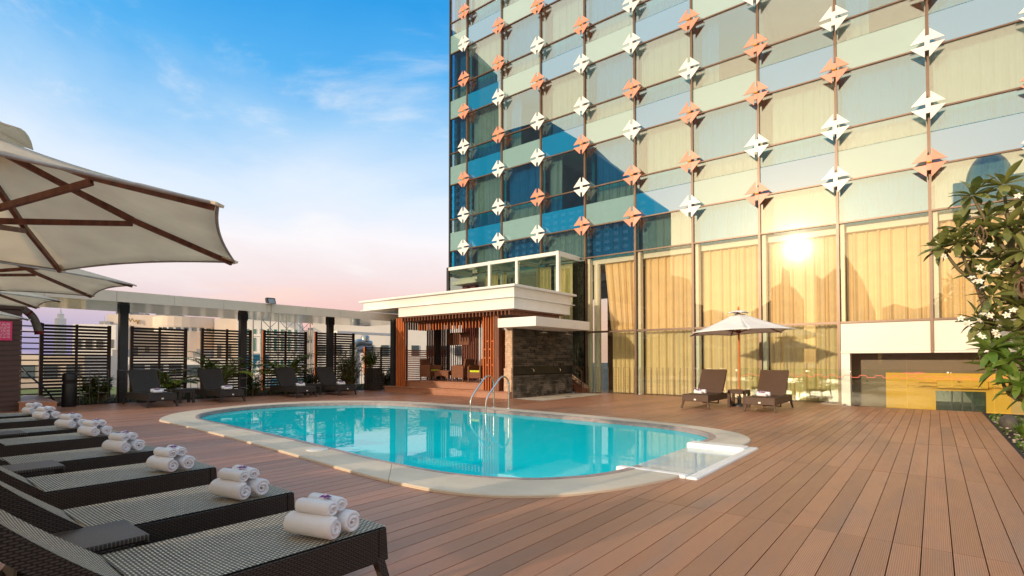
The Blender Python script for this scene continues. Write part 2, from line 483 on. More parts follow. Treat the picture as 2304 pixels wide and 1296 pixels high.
def water_material(name='pool_water', scatter=0.8, tint=(0.45, 1.0, 1.0, 1), body_col=(0.0, 0.92, 0.98, 1)):
    m, t, o = new_mat(name)
    c = t.node('ShaderNodeNewGeometry').outputs['Position']
    b = t.node('ShaderNodeBump')
    b.inputs['Strength'].default_value = 0.035
    b.inputs['Distance'].default_value = 0.05
    n = t.math('ADD', t.noise(t.mapping(c, (1, 1, 1)), 1.6, 3, 0.5, 0.5), t.math('MULTIPLY', t.noise(c, 7.0, 2), 0.12))
    t.put(b.inputs['Height'], n)
    g = t.node('ShaderNodeBsdfGlossy')
    g.inputs['Roughness'].default_value = 0.0
    t.l.new(b.outputs[0], g.inputs['Normal'])
    tr = t.node('ShaderNodeBsdfTransparent')
    tr.inputs[0].default_value = tint
    f = t.node('ShaderNodeFresnel')
    f.inputs[0].default_value = 1.33
    t.l.new(b.outputs[0], f.inputs['Normal'])
    # light scattered back by the water itself
    df = t.node('ShaderNodeBsdfDiffuse')
    df.inputs[0].default_value = body_col
    body = t.node('ShaderNodeMixShader')
    body.inputs[0].default_value = scatter
    t.l.new(tr.outputs[0], body.inputs[1])
    t.l.new(df.outputs[0], body.inputs[2])
    mx = t.node('ShaderNodeMixShader')
    t.put(mx.inputs[0], f.outputs[0])
    t.l.new(body.outputs[0], mx.inputs[1])
    t.l.new(g.outputs[0], mx.inputs[2])
    t.l.new(mx.outputs[0], o.inputs[0])
    return m


M['water'] = water_material()
M['tray_water'] = water_material('tray_water', 0.6, (0.9, 1.0, 1.0, 1), (0.80, 0.92, 0.90, 1))
M['basin'] = pbr('pool_paint', (0.04, 0.93, 0.93), 0.6, 0, 0.04, 1.0)


# ------------------------------------------------------------------ mesh builder
class MB:
    def __init__(s):
        s.v, s.f, s.mi, s.sm = [], [], [], []

    def add(s, vs, fs, m=0, smooth=False):
        k = len(s.v)
        s.v += [tuple(v) for v in vs]
        for f in fs:
            s.f.append([k + i for i in f])
            s.mi.append(m)
            s.sm.append(smooth)

    def hexa(s, p, m=0):
        s.add(p, [(0, 3, 2, 1), (4, 5, 6, 7), (0, 1, 5, 4), (1, 2, 6, 5), (2, 3, 7, 6), (3, 0, 4, 7)], m)

    def box(s, x0, x1, y0, y1, z0, z1, m=0):
        s.hexa([(x0, y0, z0), (x1, y0, z0), (x1, y1, z0), (x0, y1, z0), (x0, y0, z1), (x1, y0, z1), (x1, y1, z1), (x0, y1, z1)], m)

    def beam(s, p, q, wd, ht, m=0, up=(0, 0, 1)):
        p, q = Vector(p), Vector(q)
        d = (q - p).normalized()
        u = Vector(up)
        if abs(d.dot(u)) > 0.98:
            u = Vector((1, 0, 0))
        a = d.cross(u).normalized() * wd / 2
        b = a.cross(d).normalized() * ht / 2
        s.hexa([p - a - b, p + a - b, p + a + b, p - a + b, q - a - b, q + a - b, q + a + b, q - a + b], m)

    def tube(s, pts, r, n=8, m=0, caps=True, smooth=True):
        pts = [Vector(p) for p in pts]
        rs = r if isinstance(r, (list, tuple)) else [r] * len(pts)
        rings = []
        prev = None
        for i, p in enumerate(pts):
            d = (pts[min(i + 1, len(pts) - 1)] - pts[max(i - 1, 0)]).normalized()
            if prev is None:
                a = d.cross(Vector((0, 0, 1)))
                if a.length < 0.05:
                    a = d.cross(Vector((1, 0, 0)))
            else:
                a = prev - d * prev.dot(d)
            a.normalize()
            prev = a
            b = d.cross(a)
            rings.append([p + (a * math.cos(2 * math.pi * k / n) + b * math.sin(2 * math.pi * k / n)) * rs[i] for k in range(n)])
        vs = [v for rg in rings for v in rg]
        fs = []
        for i in range(len(pts) - 1):
            for k in range(n):
                fs.append((i * n + k, i * n + (k + 1) % n, (i + 1) * n + (k + 1) % n, (i + 1) * n + k))
        s.add(vs, fs, m, smooth)
        if caps:
            s.add(rings[0], [tuple(range(n - 1, -1, -1))], m)
            s.add(rings[-1], [tuple(range(n))], m)

    def prism(s, poly, z0, z1, m=0, T=None):
        n = len(poly)
        T = T or (lambda x, y, z: (x, y, z))
        vs = [T(x, y, z0) for x, y in poly] + [T(x, y, z1) for x, y in poly]
        fs = [tuple(range(n - 1, -1, -1)), tuple(range(n, 2 * n))] + [(i, (i + 1) % n, n + (i + 1) % n, n + i) for i in range(n)]
        s.add(vs, fs, m)

    def lathe(s, prof, n=20, m=0, c=(0, 0, 0), smooth=True):
        vs, fs = [], []
        for r, z in prof:
            for k in range(n):
                a = 2 * math.pi * k / n
                vs.append((c[0] + r * math.cos(a), c[1] + r * math.sin(a), c[2] + z))
        for i in range(len(prof) - 1):
            for k in range(n):
                fs.append((i * n + k, i * n + (k + 1) % n, (i + 1) * n + (k + 1) % n, (i + 1) * n + k))
        s.add(vs, fs, m, smooth)
        s.add(vs[:n], [tuple(range(n - 1, -1, -1))], m)
        s.add(vs[-n:], [tuple(range(n))], m)

    def grid(s, fn, nu, nv, m=0, smooth=True):
        vs = [fn(i / nu, j / nv) for j in range(nv + 1) for i in range(nu + 1)]
        w_ = nu + 1
        fs = [(j * w_ + i, j * w_ + i + 1, (j + 1) * w_ + i + 1, (j + 1) * w_ + i) for j in range(nv) for i in range(nu)]
        s.add(vs, fs, m, smooth)

    def mesh(s, name, mats):
        me = bpy.data.meshes.new(name)
        me.from_pydata(s.v, [], s.f)
        for mm in (mats if isinstance(mats, (list, tuple)) else [mats]):
            me.materials.append(mm)
        me.polygons.foreach_set('material_index', s.mi)
        me.polygons.foreach_set('use_smooth', s.sm)
        me.update()
        return me

    def build(s, name, mats, parent=None, loc=(0, 0, 0), bevel=0.0):
        return obj(name, s.mesh(name, mats), parent, loc, bevel)


def obj(name, me, parent=None, loc=(0, 0, 0), bevel=0.0, rot=None):
    o = bpy.data.objects.new(name, me)
    COL.objects.link(o)
    o.parent = parent
    o.location = loc
    if rot:
        o.rotation_euler = rot
    if bevel:
        b = o.modifiers.new('bevel', 'BEVEL')
        b.width = bevel
        b.segments = 2
        b.limit_method = 'ANGLE'
    return o


def tag(o, label=None, cat=None, group=None, kind=None):
    if label: o['label'] = label
    if cat: o['category'] = cat
    if group: o['group'] = group
    if kind: o['kind'] = kind
    return o


def thing(name, label, cat, loc=(0, 0, 0), rz=0.0, group=None, kind=None):
    o = bpy.data.objects.new(name, None)
    o.empty_display_size = 0.2
    COL.objects.link(o)
    o.location = loc
    o.rotation_euler = (0, 0, rz)
    return tag(o, label, cat, group, kind)


def dup(root, loc, rz=None, label=None, group=None):
    def rec(o, parent):
        c = o.copy()
        COL.objects.link(c)
        c.parent = parent
        for ch in list(o.children):
            rec(ch, c)
        return c
    r = rec(root, None)
    r.location = loc
    if rz is not None:
        r.rotation_euler = (0, 0, rz)
    if label: r['label'] = label
    if group: r['group'] = group
    return r


def spline(pts, n, closed=True):
    out_ = []
    N = len(pts)
    for i in range(N if closed else N - 1):
        p0, p1, p2, p3 = [Vector(pts[(i + k) % N] if closed else pts[min(max(i + k, 0), N - 1)]) for k in (-1, 0, 1, 2)]
        for k in range(n):
            t = k / n
            out_.append(0.5 * ((2 * p1) + (-p0 + p2) * t + (2 * p0 - 5 * p1 + 4 * p2 - p3) * t * t + (-p0 + 3 * p1 - 3 * p2 + p3) * t ** 3))
    if not closed:
        out_.append(Vector(pts[-1]))
    return out_


ORD = ['nearest', 'second nearest', 'third nearest', 'fourth nearest', 'fifth nearest', 'sixth nearest', 'seventh nearest', 'farthest']

# ================================================================== SETTING
# city far below the roof terrace
b = MB()
b.grid(lambda u, v: (-2600 + 5200 * u, -2600 + 5200 * v, -14.0), 4, 4)
tag(b.build('ground', M['asphalt']), kind='structure')
b = MB()
b.box(-56, -24.2, 2, 14, -1.2, -0.95)
tag(b.build('lawn', M['grass']), kind='structure')

# ---- pool outlines (metres)
INNER = [(-12.6, 4.82), (-13.76, 5.45), (-14.5, 6.7), (-14.35, 8.3), (-13.1, 9.75), (-11.5, 10.12), (-10.0, 10.24), (-7.54, 10.2), (-5.12, 10.05),
         (-4.1, 9.93), (-3.36, 9.55), (-2.94, 9.0), (-2.85, 8.2), (-2.8, 7.0), (-2.83, 5.8), (-2.93, 5.3), (-3.1, 4.95), (-3.4, 4.6), (-3.84, 4.36),
         (-4.36, 4.24), (-5.11, 4.22), (-6.12, 4.29), (-7.52, 4.45), (-9.94, 4.62), (-11.5, 4.72)]
OUTER = [(-13.05, 4.2), (-14.2, 4.9), (-14.95, 6.1), (-15.35, 7.8), (-14.7, 9.5), (-12.9, 10.6), (-11.0, 10.85), (-9.45, 10.87), (-6.2, 10.68),
         (-4.3, 10.40), (-3.3, 10.1), (-2.66, 9.65), (-2.32, 9.05), (-2.25, 8.3), (-2.2, 7.0), (-2.2, 5.9), (-2.3, 5.36), (-2.46, 4.86), (-2.74, 4.31),
         (-3.1, 3.94), (-3.47, 3.73), (-3.97, 3.61), (-4.7, 3.6), (-5.59, 3.66), (-7.06, 3.8), (-9.16, 3.97), (-11.27, 4.08), (-12.2, 4.12)]
inn = spline(INNER, 10)
outr = spline(OUTER, 10)
PC = Vector((-8.7, 7.2))


def ray_hit(poly, a):
    d = Vector((math.cos(a), math.sin(a)))
    best = None
    n = len(poly)
    for i in range(n):
        p, q = poly[i] - PC, poly[(i + 1) % n] - PC
        e = q - p
        den = d.x * e.y - d.y * e.x
        if abs(den) < 1e-9:
            continue
        t = (p.x * e.y - p.y * e.x) / den
        u = (p.x * d.y - p.y * d.x) / den
        if t > 0 and -1e-6 <= u <= 1 + 1e-6 and (best is None or t > best):
            best = t
    return PC + d * best


angs = sorted(math.atan2(p.y - PC.y, p.x - PC.x) for p in outr)
ring = [(ray_hit(inn, a), ray_hit(outr, a)) for a in angs]
mid = [a.lerp(c, 0.55) for a, c in ring]


def y_span(x):
    ys = []
    n = len(mid)
    for i in range(n):
        p, q = mid[i], mid[(i + 1) % n]
        if (p.x - x) * (q.x - x) <= 0 and p.x != q.x:
            ys.append(p.y + (q.y - p.y) * (x - p.x) / (q.x - p.x))
    return (min(ys), max(ys)) if len(ys) >= 2 else None


# ---- deck: dark sheet standing in for the shaded void + single boards
b = MB()
for x0, x1, y0, y1 in ((-20.0, -15.0, -4.2, 18.5), (-15.0, -2.3, -4.2, 4.3), (-15.0, -2.3, 10.0, 18.5), (-2.3, -1.98, -4.2, 5.72), (-2.3, -1.98, 8.34, 17.72), (-1.98, 0.9, -4.2, 17.72)):
    b.add([(x0, y0, -0.05), (x1, y0, -0.05), (x1, y1, -0.05), (x0, y1, -0.05)], [(0, 1, 2, 3)])
b.box(-2.2, 0.95, 17.725, 17.78, -0.25, -0.004)
b.box(0.905, 0.95, -4.2, 17.72, -0.25, -0.004)
b.box(-20.0, 4.5, 17.9, 18.2, -3.0, -0.06)
deck = tag(b.build('deck', M['dark_backing']), kind='structure')
SEAMS = [-3.94 + 2.87 * k for k in range(9)]
SEAMS[-1] = 18.46
boards = []
i = 0
while True:
    x1 = 0.9 - 0.165 * i
    x0 = x1 - 0.158
    if x0 < -19.3:
        break
    yend = 17.72 if x0 > -2.2 else 18.46
    cuts = []
    sp_ = [y_span(x) for x in (x0, (x0 + x1) / 2, x1)]
    if all(sp_):
        cuts.append((max(p[0] for p in sp_), min(p[1] for p in sp_)))
    if x0 > -2.9 and x0 < -2.02:
        lo, hi = 5.86, 8.2
        if cuts:
            cuts = [(min(cuts[0][0], lo), max(cuts[0][1], hi))]
        elif x1 < -2.0:
            cuts = [(lo, hi)]
    if x1 < -11.2 and x0 > -17.4:
        cuts.append((13.9, 30))
    spans = [(SEAMS[0], yend)]
    for c0, c1 in cuts:
        ns_ = []
        for a, z in spans:
            if c1 <= a or c0 >= z:
                ns_.append((a, z))
            else:
                if c0 > a: ns_.append((a, c0))
                if c1 < z: ns_.append((c1, z))
        spans = ns_
    for a, z in spans:
        marks = [a] + [s_ for s_ in SEAMS if a + 0.12 < s_ < z - 0.12] + [z]
        for p, q in zip(marks[:-1], marks[1:]):
            boards.append((x0, x1, p + 0.0025, q - 0.0025))
    i += 1


def seen_size(bd):
    x0, x1, p, q = bd
    xc = (x0 + x1) / 2
    tot = 0
    for k in range(9):
        y = p + (q - p) * (k + .5) / 9
        cx_ = xc * 0.782 + y * 0.6235
        d = -xc * 0.6235 + y * 0.782
        if d > 0.4 and abs(cx_ / d) < 0.98 and 1.3 / d * 1191 < 515:
            tot += (q - p) / d ** 3
    return tot


boards.sort(key=seen_size, reverse=True)
cache = {}
for bd in boards[:300]:
    x0, x1, p, q = bd
    L = round(q - p, 3)
    if L not in cache:
        mb = MB()
        mb.box(0, 0.158, 0, L, -0.024, 0)
        cache[L] = mb.mesh('board', M['deck'])
    obj('board', cache[L], deck, (x0, p, random.uniform(-0.0008, 0.0008)))
mb = MB()
for x0, x1, p, q in boards[300:]:
    mb.box(x0, x1, p, q, -0.024, 0)
tag(mb.build('deck_boards', M['deck'], deck), kind='stuff')

# ---- pool
pool = thing('pool', None, None, kind='structure')
n = len(ring)
IN_TRAY = lambda o_: o_.x > -2.9 and 5.80 < o_.y < 8.30
CUTS = [-2.72, -1.9, -0.72, 0.05, 0.42, 1.2, 2.2, 2.95]
segs = {}
for k in range(n):
    (a0, o0), (a1, o1) = ring[k], ring[(k + 1) % n]
    ac = angs[k]
    if IN_TRAY((o0 + o1) / 2):
        continue
    sg = sum(1 for c in CUTS if ac > c)
    segs.setdefault(sg % len(CUTS), []).append(k)
for sg, ks in segs.items():
    mb = MB()
    chunks = []
    for k in ks:
        if chunks and chunks[-1][-1] == k - 1:
            chunks[-1].append(k)
        else:
            chunks.append([k])
    for ch in chunks:
        prof = None
        idx = ch + [ch[-1] + 1]
        rows = []
        for ii, k in enumerate(idx):
            a, o_ = ring[k % n]
            d = (o_ - a).normalized()
            if ii == len(idx) - 1 or ii == 0:
                nx = ring[(k + 1) % n][1] if ii == 0 else ring[(k - 1) % n][1]
                shift = (nx - o_).normalized() * 0.004
            else:
                shift = Vector((0, 0))
            a, o_ = a + shift, o_ + shift
            pr = [(o_, -0.02), (o_, 0.018), (o_ - d * 0.012, 0.030), (a + d * 0.02, 0.030), (a + d * 0.004, 0.022), (a - d * 0.004, 0.005), (a, -0.02)]
            rows.append([(p.x, p.y, z) for p, z in pr])
        np_ = len(rows[0])
        vs = [v for r_ in rows for v in r_]
        fs = [(r_ * np_ + c, r_ * np_ + (c + 1) % np_, (r_ + 1) * np_ + (c + 1) % np_, (r_ + 1) * np_ + c) for r_ in range(len(rows) - 1) for c in range(np_)]
        fs += [tuple(range(np_)), tuple((len(rows) - 1) * np_ + c for c in range(np_ - 1, -1, -1))]
        mb.add(vs, fs)
    mb.build('coping_stone', M['coping'], pool)
# basin and rim band
mb = MB()
for k in range(n):
    p, q = ring[k][0], ring[(k + 1) % n][0]
    if p.x > -2.87 and q.x > -2.87 and 5.9 < p.y < 8.2:
        continue
    mb.add([(p.x, p.y, -0.02), (q.x, q.y, -0.02), (q.x, q.y, -0.14), (p.x, p.y, -0.14)], [(3, 2, 1, 0)])
for k in range(n):
    if IN_TRAY((ring[k][1] + ring[(k + 1) % n][1]) / 2):
        continue
    (a, o_), (a2, o2) = ring[k], ring[(k + 1) % n]
    d1, d2 = (o_ - a).normalized(), (o2 - a2).normalized()
    v_ = [a - d1 * 0.008, a + d1 * 0.085, a2 + d2 * 0.085, a2 - d2 * 0.008]
    mb.add([(p.x, p.y, 0.034) for p in v_] + [(p.x, p.y, -0.03) for p in v_], [(3, 2, 1, 0), (3, 0, 4, 7), (1, 2, 6, 5)])
mb.build('tile_band', M['band'], pool)
mb = MB()
for k in range(n):
    p, q = ring[k][0], ring[(k + 1) % n][0]
    mb.add([(p.x, p.y, -0.14), (q.x, q.y, -0.14), (q.x, q.y, -1.25), (p.x, p.y, -1.25)], [(3, 2, 1, 0)])
mb.add([(r_[0].x, r_[0].y, -1.25) for r_ in ring], [tuple(range(n))])
mb.build('basin', M['basin'], pool)
for x in (-12.6, -9.05, -5.3):
    y = 10.19 if x > -12 else 9.86
    lb = MB()
    lb.lathe([(0.13, 0), (0.13, 0.03), (0.10, 0.035)], 20)
    o_ = lb.build('pool_light', M['leaf_yellow'], pool, (x, y, -0.22))
    o_.rotation_euler = (R(90), 0, 0)
wb = MB()
wb.add([(r_[0].x - 0.001, r_[0].y, -0.045) for r_ in ring], [tuple(range(n))])
tag(wb.build('water', M['water']), kind='structure')
# shallow white tray set into the right-hand rim
tr = MB()
tr.box(-2.99, -2.03, 5.76, 8.3, -0.25, -0.10)
tr.box(-2.15, -2.02, 5.74, 8.32, -0.12, 0.024)
tr.box(-3.0, -2.15, 5.74, 5.86, -0.12, 0.035)
tr.box(-3.0, -2.15, 8.06, 8.32, -0.12, 0.035)
tr.build('shallow_tray', M['white_gloss'], pool, bevel=0.025)
tr = MB()
tr.add([(-2.99, 5.861, -0.04), (-2.151, 5.861, -0.04), (-2.151, 8.059, -0.04), (-2.99, 8.059, -0.04)], [(0, 1, 2, 3)])
tr.build('tray_water', M['tray_water'], pool)
sk = MB()
sk.lathe([(0.155, 0), (0.155, 0.006), (0.145, 0.010), (0.0, 0.010)], 28)
sk.build('skimmer_lid', M['cream'], pool, (-6.85, 4.17, 0.030))

# ladder
lad = thing('pool_ladder', 'curved stainless steel grab rail ladder on the far pool edge', 'ladder', (-9.02, 10.3, 0.03))
for x in (-0.26, 0.26):
    mb = MB()
    pts = [(x, 0.55, 0), (x, 0.55, 0.55), (x, 0.53, 0.70), (x, 0.45, 0.80), (x, 0.33, 0.84), (x, 0.2, 0.80), (x, 0.08, 0.70), (x, -0.22, 0.42), (x, -0.33, 0.28),
           (x, -0.36, 0.12), (x, -0.36, -0.5), (x, -0.30, -0.75), (x, -0.10, -0.95)]
    sm = [tuple(v) for v in spline(pts, 5, False)]
    mb.tube(sm, 0.024, 12)
    mb.build('rail', M['steel'], lad)
    mb = MB()
    mb.lathe([(0.05, 0), (0.05, 0.012), (0.03, 0.02)], 16, 0, (x, 0.55, 0.0))
    mb.build('flange', M['steel'], lad)
for z in (-0.14, -0.42, -0.70):
    mb = MB()
    mb.box(-0.26, 0.26, -0.40, -0.32, z - 0.015, z + 0.015)
    mb.build('rung', M['steel'], lad, bevel=0.006)

# planting strip on the far left, kerb
b = MB()
b.box(-23.2, -19.42, 3.2, 17.4, -0.4, 0.0)
tag(b.build('planting_bed_soil', M['soil']), kind='structure')
b = MB()
b.box(-21.35, -21.2, 2.9, 17.2, -0.3, 0.17)
tag(b.build('bed_kerb', M['concrete']), kind='structure')
b = MB()
b.box(0.96, 6.0, -3.5, 17.6, -0.5, -0.07)
tag(b.build('garden_soil', M['soil']), kind='structure')
b = MB()
b.add([(-11.05, 13.92, 0.006), (-9.72, 13.72, 0.006), (-9.72, 17.7, 0.006), (-11.05, 17.9, 0.006)], [(0, 1, 2, 3)])
b.add([(-11.05, 13.92, 0.001), (-9.72, 13.72, 0.001), (-9.72, 17.9, 0.001), (-11.05, 18.2, 0.001)], [(0, 1, 2, 3)])
tag(b.build('shower_floor', M['concrete']), kind='structure')
mb = MB()
mb.box(-10.3, -10.12, 15.9, 16.08, 0.008, 0.014)
tag(mb.build('floor_drain', M['dark_metal']), 'small dark square drain in the pale shower floor', 'drain')

# ================================================================== HOTEL
FY = 18.57
XM = lambda m: -17.57 + 2.192 * m
ZR = lambda r: 6.65 + 1.65 * r + (-0.05 if r % 2 else 0.03)
ZB = 5.42
MX = 11
NR = 9
hotel = thing('hotel_tower', 'tall glass hotel facade with blue and pale green panes and pinwheel clips', 'building', (-8, 18.57, 0))
HL = Vector((-8, 18.57, 0))
OFF = (-HL.x, -HL.y, 0)


def hp(mb, name, mats, bevel=0.0):
    return mb.build(name, mats, hotel, OFF, bevel)


LEFT = -18.75
bays = [(LEFT, XM(0), -1)] + [(XM(m), XM(m + 1), m) for m in range(MX)]
# body behind the rooms
mb = MB()
mb.box(LEFT + 0.05, XM(MX), 22.0, 30.0, 5.2, 24)
mb.box(XM(3), XM(MX), 22.0, 30.0, -14, 5.19)
mb.box(LEFT + 0.05, XM(MX), 18.75, 30.0, 24.0, 24.4)
mb.box(LEFT + 0.05, LEFT + 0.25, 18.8, 22.0, 5.4, 24.0)
hp(mb, 'inner_wall', M['interior'])
mb = MB()
for r in range(0, NR, 2):
    mb.box(LEFT + 0.3, XM(MX), 18.85, 22, ZR(r) + 0.30, ZR(r) + 0.62)
mb.box(LEFT + 0.3, XM(MX), 18.85, 22, ZB - 0.25, ZB - 0.02)
hp(mb, 'floor_slab', M['fin'])
for x0, x1, m in bays:
    pw = MB()
    pw.box(x1 - 0.12, x1 + 0.02, 19.3, 22, ZB, 24)
    hp(pw, 'room_partition', M['interior'])
for m in list(range(0, MX + 1)):
    x = XM(m)
    mb = MB()
    z0 = ZB if m < 3 else (1.5 if m > 7 else 0.0)
    mb.box(x - 0.036, x + 0.036, FY - 0.07, FY + 0.12, z0, 24)
    hp(mb, 'mullion', M['bronze'])
    if m >= 3:
        mb = MB()
        mb.box(x + 0.06, x + 0.16, FY + 0.06, FY + 0.30, (1.56 if m > 7 else 0.0), 5.4)
        hp(mb, 'white_fin', M['fin'])
mb = MB()
mb.box(LEFT - 0.03, LEFT + 0.03, FY - 0.07, FY + 0.12, ZB, 24)
hp(mb, 'mullion', M['dark_metal'])
for r in range(-1, NR):
    z = ZB if r < 0 else ZR(r)
    mb = MB()
    mb.box(LEFT, XM(MX), FY - 0.045, FY + 0.06, z - 0.022, z + 0.022)
    hp(mb, 'transom', M['bronze'])
mb = MB()
mb.box(XM(3), XM(7), FY - 0.045, FY + 0.08, 2.38, 2.45)
mb.box(XM(7) + 0.001, XM(MX), FY - 0.04, FY + 0.08, 2.39, 2.45)
hp(mb, 'transom', M['bronze'])


def pane(x0, x1, z0, z1, mat, name='pane', y=FY):
    mb = MB()
    j = [random.uniform(-0.0022, 0.0022) for _ in range(3)]
    j.append(j[1] + j[2] - j[0])      # the pane stays flat, only slightly out of true
    xa, xb, za, zb = x0 + 0.03, x1 - 0.03, z0 + 0.022, z1 - 0.022
    q = lambda d: [(xa, y + d + j[0], za), (xb, y + d + j[1], za), (xb, y + d + j[3], zb), (xa, y + d + j[2], zb)]
    mb.hexa(q(-0.012) + q(0.012))
    return hp(mb, name, mat)


def curtain(x0, x1, z0, z1, y, pleats, amp, mat, gather=0.0, seed=0):
    rr = random.Random(seed)
    ph = rr.uniform(0, 6)
    k2 = rr.uniform(0.3, 0.6)
    mb = MB()

    def fn(u, v):
        a = 2 * math.pi * pleats * u + ph + 1.3 * math.sin(2 * math.pi * 1.7 * u + ph) + 0.9 * math.sin(2 * math.pi * 4.3 * u + 2 * ph)
        xx = x0 + (x1 - x0) * u
        if gather:
            xx += gather * (1 - v) * (1 - u)
        return (xx, y + amp * math.sin(a) * (0.65 + 0.55 * math.sin(k2 * a + ph)) + 0.012 * math.sin(3 * v + a), z0 + (z1 - z0) * v)
    mb.grid(fn, int(pleats * 9), 3 if not gather else 8)
    return hp(mb, 'curtain', mat)


open_rooms = {(1, 2), (2, 0), (6, 2), (5, 2), (7, 2)}
for x0, x1, m in bays:
    odd = m % 2 != 0
    pane(x0, x1, ZB, ZR(0), M['blue_glass'] if odd else M['green_glass'])
    for r in range(0, NR - 1):
        z0, z1 = ZR(r), ZR(r + 1)
        if r % 2:
            pane(x0, x1, z0, z1, M['blue_glass'] if odd else M['green_glass'])
        else:
            zs = z0 + 0.92
            pane(x0, x1, z0, zs + 0.02, M['spandrel_green'] if odd else M['spandrel_blue'], 'spandrel')
            pane(x0, x1, zs - 0.01, z1, M['green_glass'] if odd else M['blue_glass'])
    for r in range(-2, NR, 2):
        z0 = ZB if r < 0 else ZR(r) + 0.80
        z1 = ZR(r + 2) + 0.28
        if (m, r) in open_rooms:
            if random.random() < 0.75:
                curtain(x0 + 0.25, x0 + (x1 - x0) * 0.38, z0, z1, 18.95, 5, 0.04, M['curtain_grey'], 0, m * 31 + r)
            continue
        g0 = 0.12 if random.random() < 0.5 else 0.35
        curtain(x0 + g0, x1 - 0.05, z0, z1, 18.95, 13 if m >= 0 else 6, 0.032, M['curtain_grey'], 0, m * 31 + r)

# the double height hall behind gold curtains
for m in range(3, MX):
    x0, x1 = XM(m), XM(m + 1)
    pane(x0, x1, 2.43, ZB, M['clear_glass'])
    if m < 7:
        pane(x0, x1, 0.02, 2.40, M['low_glass'])
    else:
        mb = MB()
        mb.box(x0 + 0.04, x1 - 0.04, FY - 0.02, FY + 0.05, 1.56, 2.38)
        hp(mb, 'white_panel', M['offwhite'])
    zb = 0.02 if m < 7 else 2.45
    xa = x0 + (0.62 if m == 3 else 0.17)
    if m == 3:
        curtain(xa + 0.0, x1 - 0.02, 2.5, 5.38, 19.02, 13, 0.06, M['curtain'], 0.30, 500 + m)
        curtain(xa + 0.35, x1 - 0.02, zb, 2.5, 19.02, 12, 0.06, M['curtain'], 0.0, 530 + m)
    else:
        curtain(xa, x1 - 0.02, zb, 5.38, 19.02, 14 - (m % 3), 0.06, M['curtain'], 0.0, 500 + m)
mb = MB()
mb.lathe([(0.14, 0), (0.14, 5.4)], 20, 0, (XM(3) + 0.32, 18.98, 0))
hp(mb, 'column', M['fin'])
mb = MB()
mb.box(XM(3), XM(7), 18.62, 22, -0.1, -0.005)
mb.box(XM(3), XM(MX), 20.4, 20.5, -3, 5.4)
hp(mb, 'hall_floor', M['brown_wall'])
# lower opening on the right: brown and yellow wall behind glass, window with a ledge
mb = MB()
mb.box(XM(7) + 0.03, XM(MX), FY - 0.05, FY + 0.1, 1.50, 1.555)
hp(mb, 'door_head', M['offwhite'])
mb = MB()
mb.box(XM(7) + 0.04, XM(7) + 0.27, FY - 0.03, FY + 0.35, -0.5, 1.495)
hp(mb, 'door_jamb', M['white'])
mb = MB()
mb.box(XM(7), XM(MX), 19.55, 19.7, 0.93, 2.4)
mb.box(XM(7), -1.15, 19.55, 19.7, -3.0, 0.93)
hp(mb, 'brown_backdrop_wall', M['brown_wall'])
mb = MB()
mb.box(-1.148, 0.02, 19.5, 19.7, -3.0, 0.925)
mb.box(0.02, 1.10, 19.5, 19.7, 0.42, 0.925)
mb.box(1.10, 1.6, 19.5, 19.7, -3.0, 0.925)
hp(mb, 'yellow_wall', M['yellow'])
mb = MB()
mb.box(1.6, XM(MX), 19.46, 19.7, -3.0, 0.925)
hp(mb, 'peach_wall', M['peach'])
mb = MB()
mb.box(-0.36, 0.05, 19.40, 19.497, 0.54, 0.66)
mb.box(0.05, 1.14, 19.32, 19.497, 0.50, 0.72)
mb.box(1.14, 1.52, 19.40, 19.497, 0.54, 0.66)
hp(mb, 'window_ledge', M['yellow'], 0.01)
mb = MB()
mb.box(0.025, 1.095, 19.6, 19.65, -2.0, 0.415)
hp(mb, 'low_window', M['dark_glass'])
for x in (0.36, 0.58, 0.80):
    mb = MB()
    mb.box(x, x + 0.04, 19.56, 19.598, -2.0, 0.41)
    hp(mb, 'window_bar', M['dark_metal'])
for x0, x1 in ((XM(7) + 0.30, -0.62), (-0.60, 1.2), (1.22, XM(MX))):
    mb = MB()
    mb.box(x0, x1, FY + 0.02, FY + 0.04, -1.5, 1.49)
    hp(mb, 'door_pane', M['rail_glass'])
# red column below the left corner, side face and belly of the overhang
mb = MB()
mb.box(LEFT + 0.1, XM(3), FY + 0.1, 22.0, ZB - 0.4, ZB - 0.26)
hp(mb, 'soffit', M['fin'])
mb = MB()
mb.box(LEFT + 0.25, LEFT + 0.55, 19.2, 19.5, -14, ZB - 0.4)
mb.box(LEFT + 0.8, LEFT + 1.1, 19.2, 19.5, -14, ZB - 0.4)
hp(mb, 'red_column', M['red_paint'])

# pinwheel clips
WHITE = {(0, 0), (0, 1), (0, 3), (0, 6), (1, 0), (1, 1), (1, 2), (1, 4), (1, 7), (2, 0), (2, 2), (2, 3), (2, 5), (3, 1), (3, 3), (3, 4), (4, 2), (4, 4), (4, 5),
         (5, 0), (5, 3), (6, 1), (6, 4), (7, 0), (7, 1), (7, 3), (8, 1), (8, 2), (9, 0), (9, 2)}
tri = []
for pts in ([(-0.05, 0.47), (-0.05, 0.055), (-0.44, 0.055)], [(0.065, 0.45), (0.44, 0.07), (0.065, 0.07)],
            [(-0.43, -0.07), (-0.065, -0.07), (-0.065, -0.44)], [(0.05, -0.035), (0.44, -0.035), (0.05, -0.46)]):
    mb = MB()
    lean = 0.04
    mb.prism([(0.87 * a, 0.87 * c) for a, c in pts], -0.012, 0.012, 0, lambda x, y, z: (x, z - 0.24 + lean * abs(x), y))
    tri.append(mb)
bar = MB()
bar.box(-0.055, 0.055, -0.262, -0.225, -0.21, 0.20)
bar.tube([(0, -0.225, 0), (0, 0.02, 0)], 0.03, 8)
knobm = MB()
